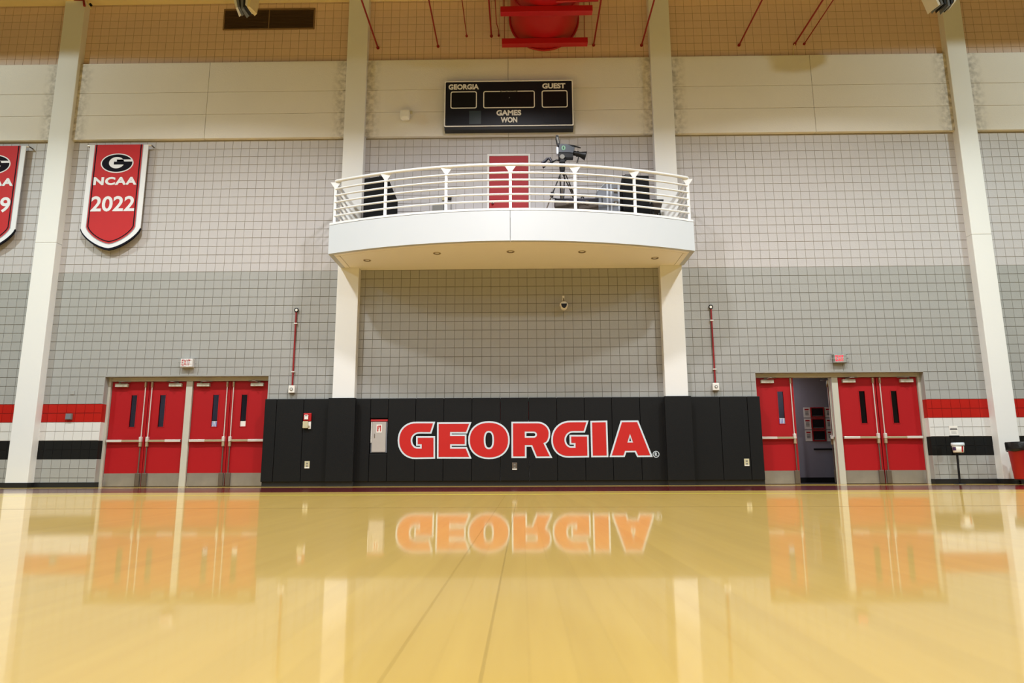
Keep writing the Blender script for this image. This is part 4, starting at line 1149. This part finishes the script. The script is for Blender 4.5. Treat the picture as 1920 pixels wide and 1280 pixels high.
# ------------------------------------------------------------------ right edge: wipes stand and trash can
BX, BY = 9.17, -.42
t = thing('wipes_stand', (BX, BY, 0), 'thin black pole stand holding the white tub and a sign', 'stand')
m = MB(); m.cyl((BX, BY, .015), (BX + .015, BY, .645), .022, n=12); m.build('pole', M_BPLASTIC, t)
m = MB(); m.lathe([(.001, .02), (.10, .018), (.11, 0.0)], BX, BY, 28); m.build('base', M_BPLASTIC, t)
m = MB(); m.lathe([(.001, .64), (.075, .641), (.075, .652), (.001, .653)], BX + .03, BY, 24); m.build('tray', M_BPLASTIC, t)
MB().box(BX - .0, BX + .05, BY + .145, BY + .165, .60, 1.0).build('sign_post', M_BPLASTIC, t)
m = MB(); m.tube([(BX + .02, BY, .645), (BX + .02, BY + .15, .645)], .012, 6); m.build('sign_bracket', M_BPLASTIC, t)
MB().box(BX - .01, BX + .19, BY + .125, BY + .17, .985, 1.02, .004).build('sign_holder', M_BPLASTIC, t)
t2 = thing('sign_card', (BX + .09, BY + .15, 1.02), 'white notice card standing above the tub of wipes', 'sign')
MB().box(BX + .0, BX + .183, BY + .145, BY + .153, 1.02, 1.225, .002).build('card', M_PAPER, t2)
MB().box(BX + .02, BX + .165, BY + .143, BY + .145, 1.165, 1.178).build('text_line', M_INK, t2)
MB().box(BX + .015, BX + .17, BY + .143, BY + .145, 1.138, 1.155).build('text_line', M_INK, t2)
for k in range(3): MB().box(BX + .035, BX + .145, BY + .143, BY + .145, 1.105 - k * .022, 1.109 - k * .022).build('text_line', M_GPLASTIC, t2)
CXB = BX + .05
t = thing('wipes_tub', (CXB, BY, .655), 'white tub of wipes on the thin black pole', 'tub')
m = MB(); m.lathe([(.001, .655), (.092, .656), (.098, .665), (.112, .81), (.001, .812)], CXB, BY); m.build('tub_body', M_TUB, t)
m = MB(); m.lathe([(.121, .80), (.124, .805), (.124, .85), (.118, .862), (.001, .865)], CXB, BY); m.build('lid', M_TUBLID, t)
def wrap(a0, a1, z0, z1, material, nm):
    m = MB(); n = 8; vs = []
    for zz in (z0, z1):
        r = .098 + (zz - .665) / .145 * .014 + .0015
        for i in range(n + 1):
            a = math.radians(a0 + (a1 - a0) * i / n)
            vs.append((CXB + r * math.sin(a), BY - r * math.cos(a), zz))
    m.add(vs, [(i, i + 1, n + 2 + i, n + 1 + i) for i in range(n)], True)
    m.build(nm, material, t, fix=False)
wrap(-105, -52, .70, .77, M_LABELP, 'purple_label')
wrap(4, 28, .668, .79, M_LABELR, 'red_label')

TX, TYY = 10.38, -.78
t = thing('trash_can', (TX, TYY, 0), 'red trash can with a black bag in front of the right outer column', 'trash can')
m = MB(); m.lathe([(.001, .10), (.255, .101), (.262, .12), (.318, .80), (.325, .81), (.325, .84), (.300, .84), (.296, .80), (.245, .14), (.001, .13)], TX, TYY, 36); m.build('can_body', M_TRASH, t)
m = MB()
n, prof = 48, [(.29, .78), (.305, .855), (.335, .862), (.342, .84), (.340, .74), (.345, .69), (.330, .675), (.322, .69)]
vs = []
for j, (r, z) in enumerate(prof):
    for k in range(n):
        a = 2 * math.pi * k / n
        f = .006 * math.sin(a * 9 + j) + .004 * math.sin(a * 17)
        vs.append((TX + (r + f) * math.cos(a), TYY + (r + f) * math.sin(a), z + (.012 * math.sin(a * 5) if j >= 4 else 0)))
m.add(vs, [(j * n + k, j * n + (k + 1) % n, (j + 1) * n + (k + 1) % n, (j + 1) * n + k) for j in range(len(prof) - 1) for k in range(n)], True)
m.build('bin_bag', M_BAG, t)
m = MB(); m.lathe([(.20, .085), (.262, .086), (.264, .10), (.20, .10)], TX, TYY, 36); m.build('dolly', M_RUBBER, t)
for a in range(4):
    cx, cy = TX + .19 * math.cos(a * math.pi / 2 + .7), TYY + .19 * math.sin(a * math.pi / 2 + .7)
    m = MB(); m.cyl((cx - .02, cy, .038), (cx + .02, cy, .038), .038, n=14); m.box(cx - .026, cx + .026, cy - .02, cy + .02, .04, .086)
    m.build('caster', M_RUBBER, t)
tag(MB().box(10.30, 10.42, TYY - .348, TYY - .335, .80, .86, .003).build('paper_scrap', M_BANWHITE), 'pale scrap on the rim of the trash can', 'paper')
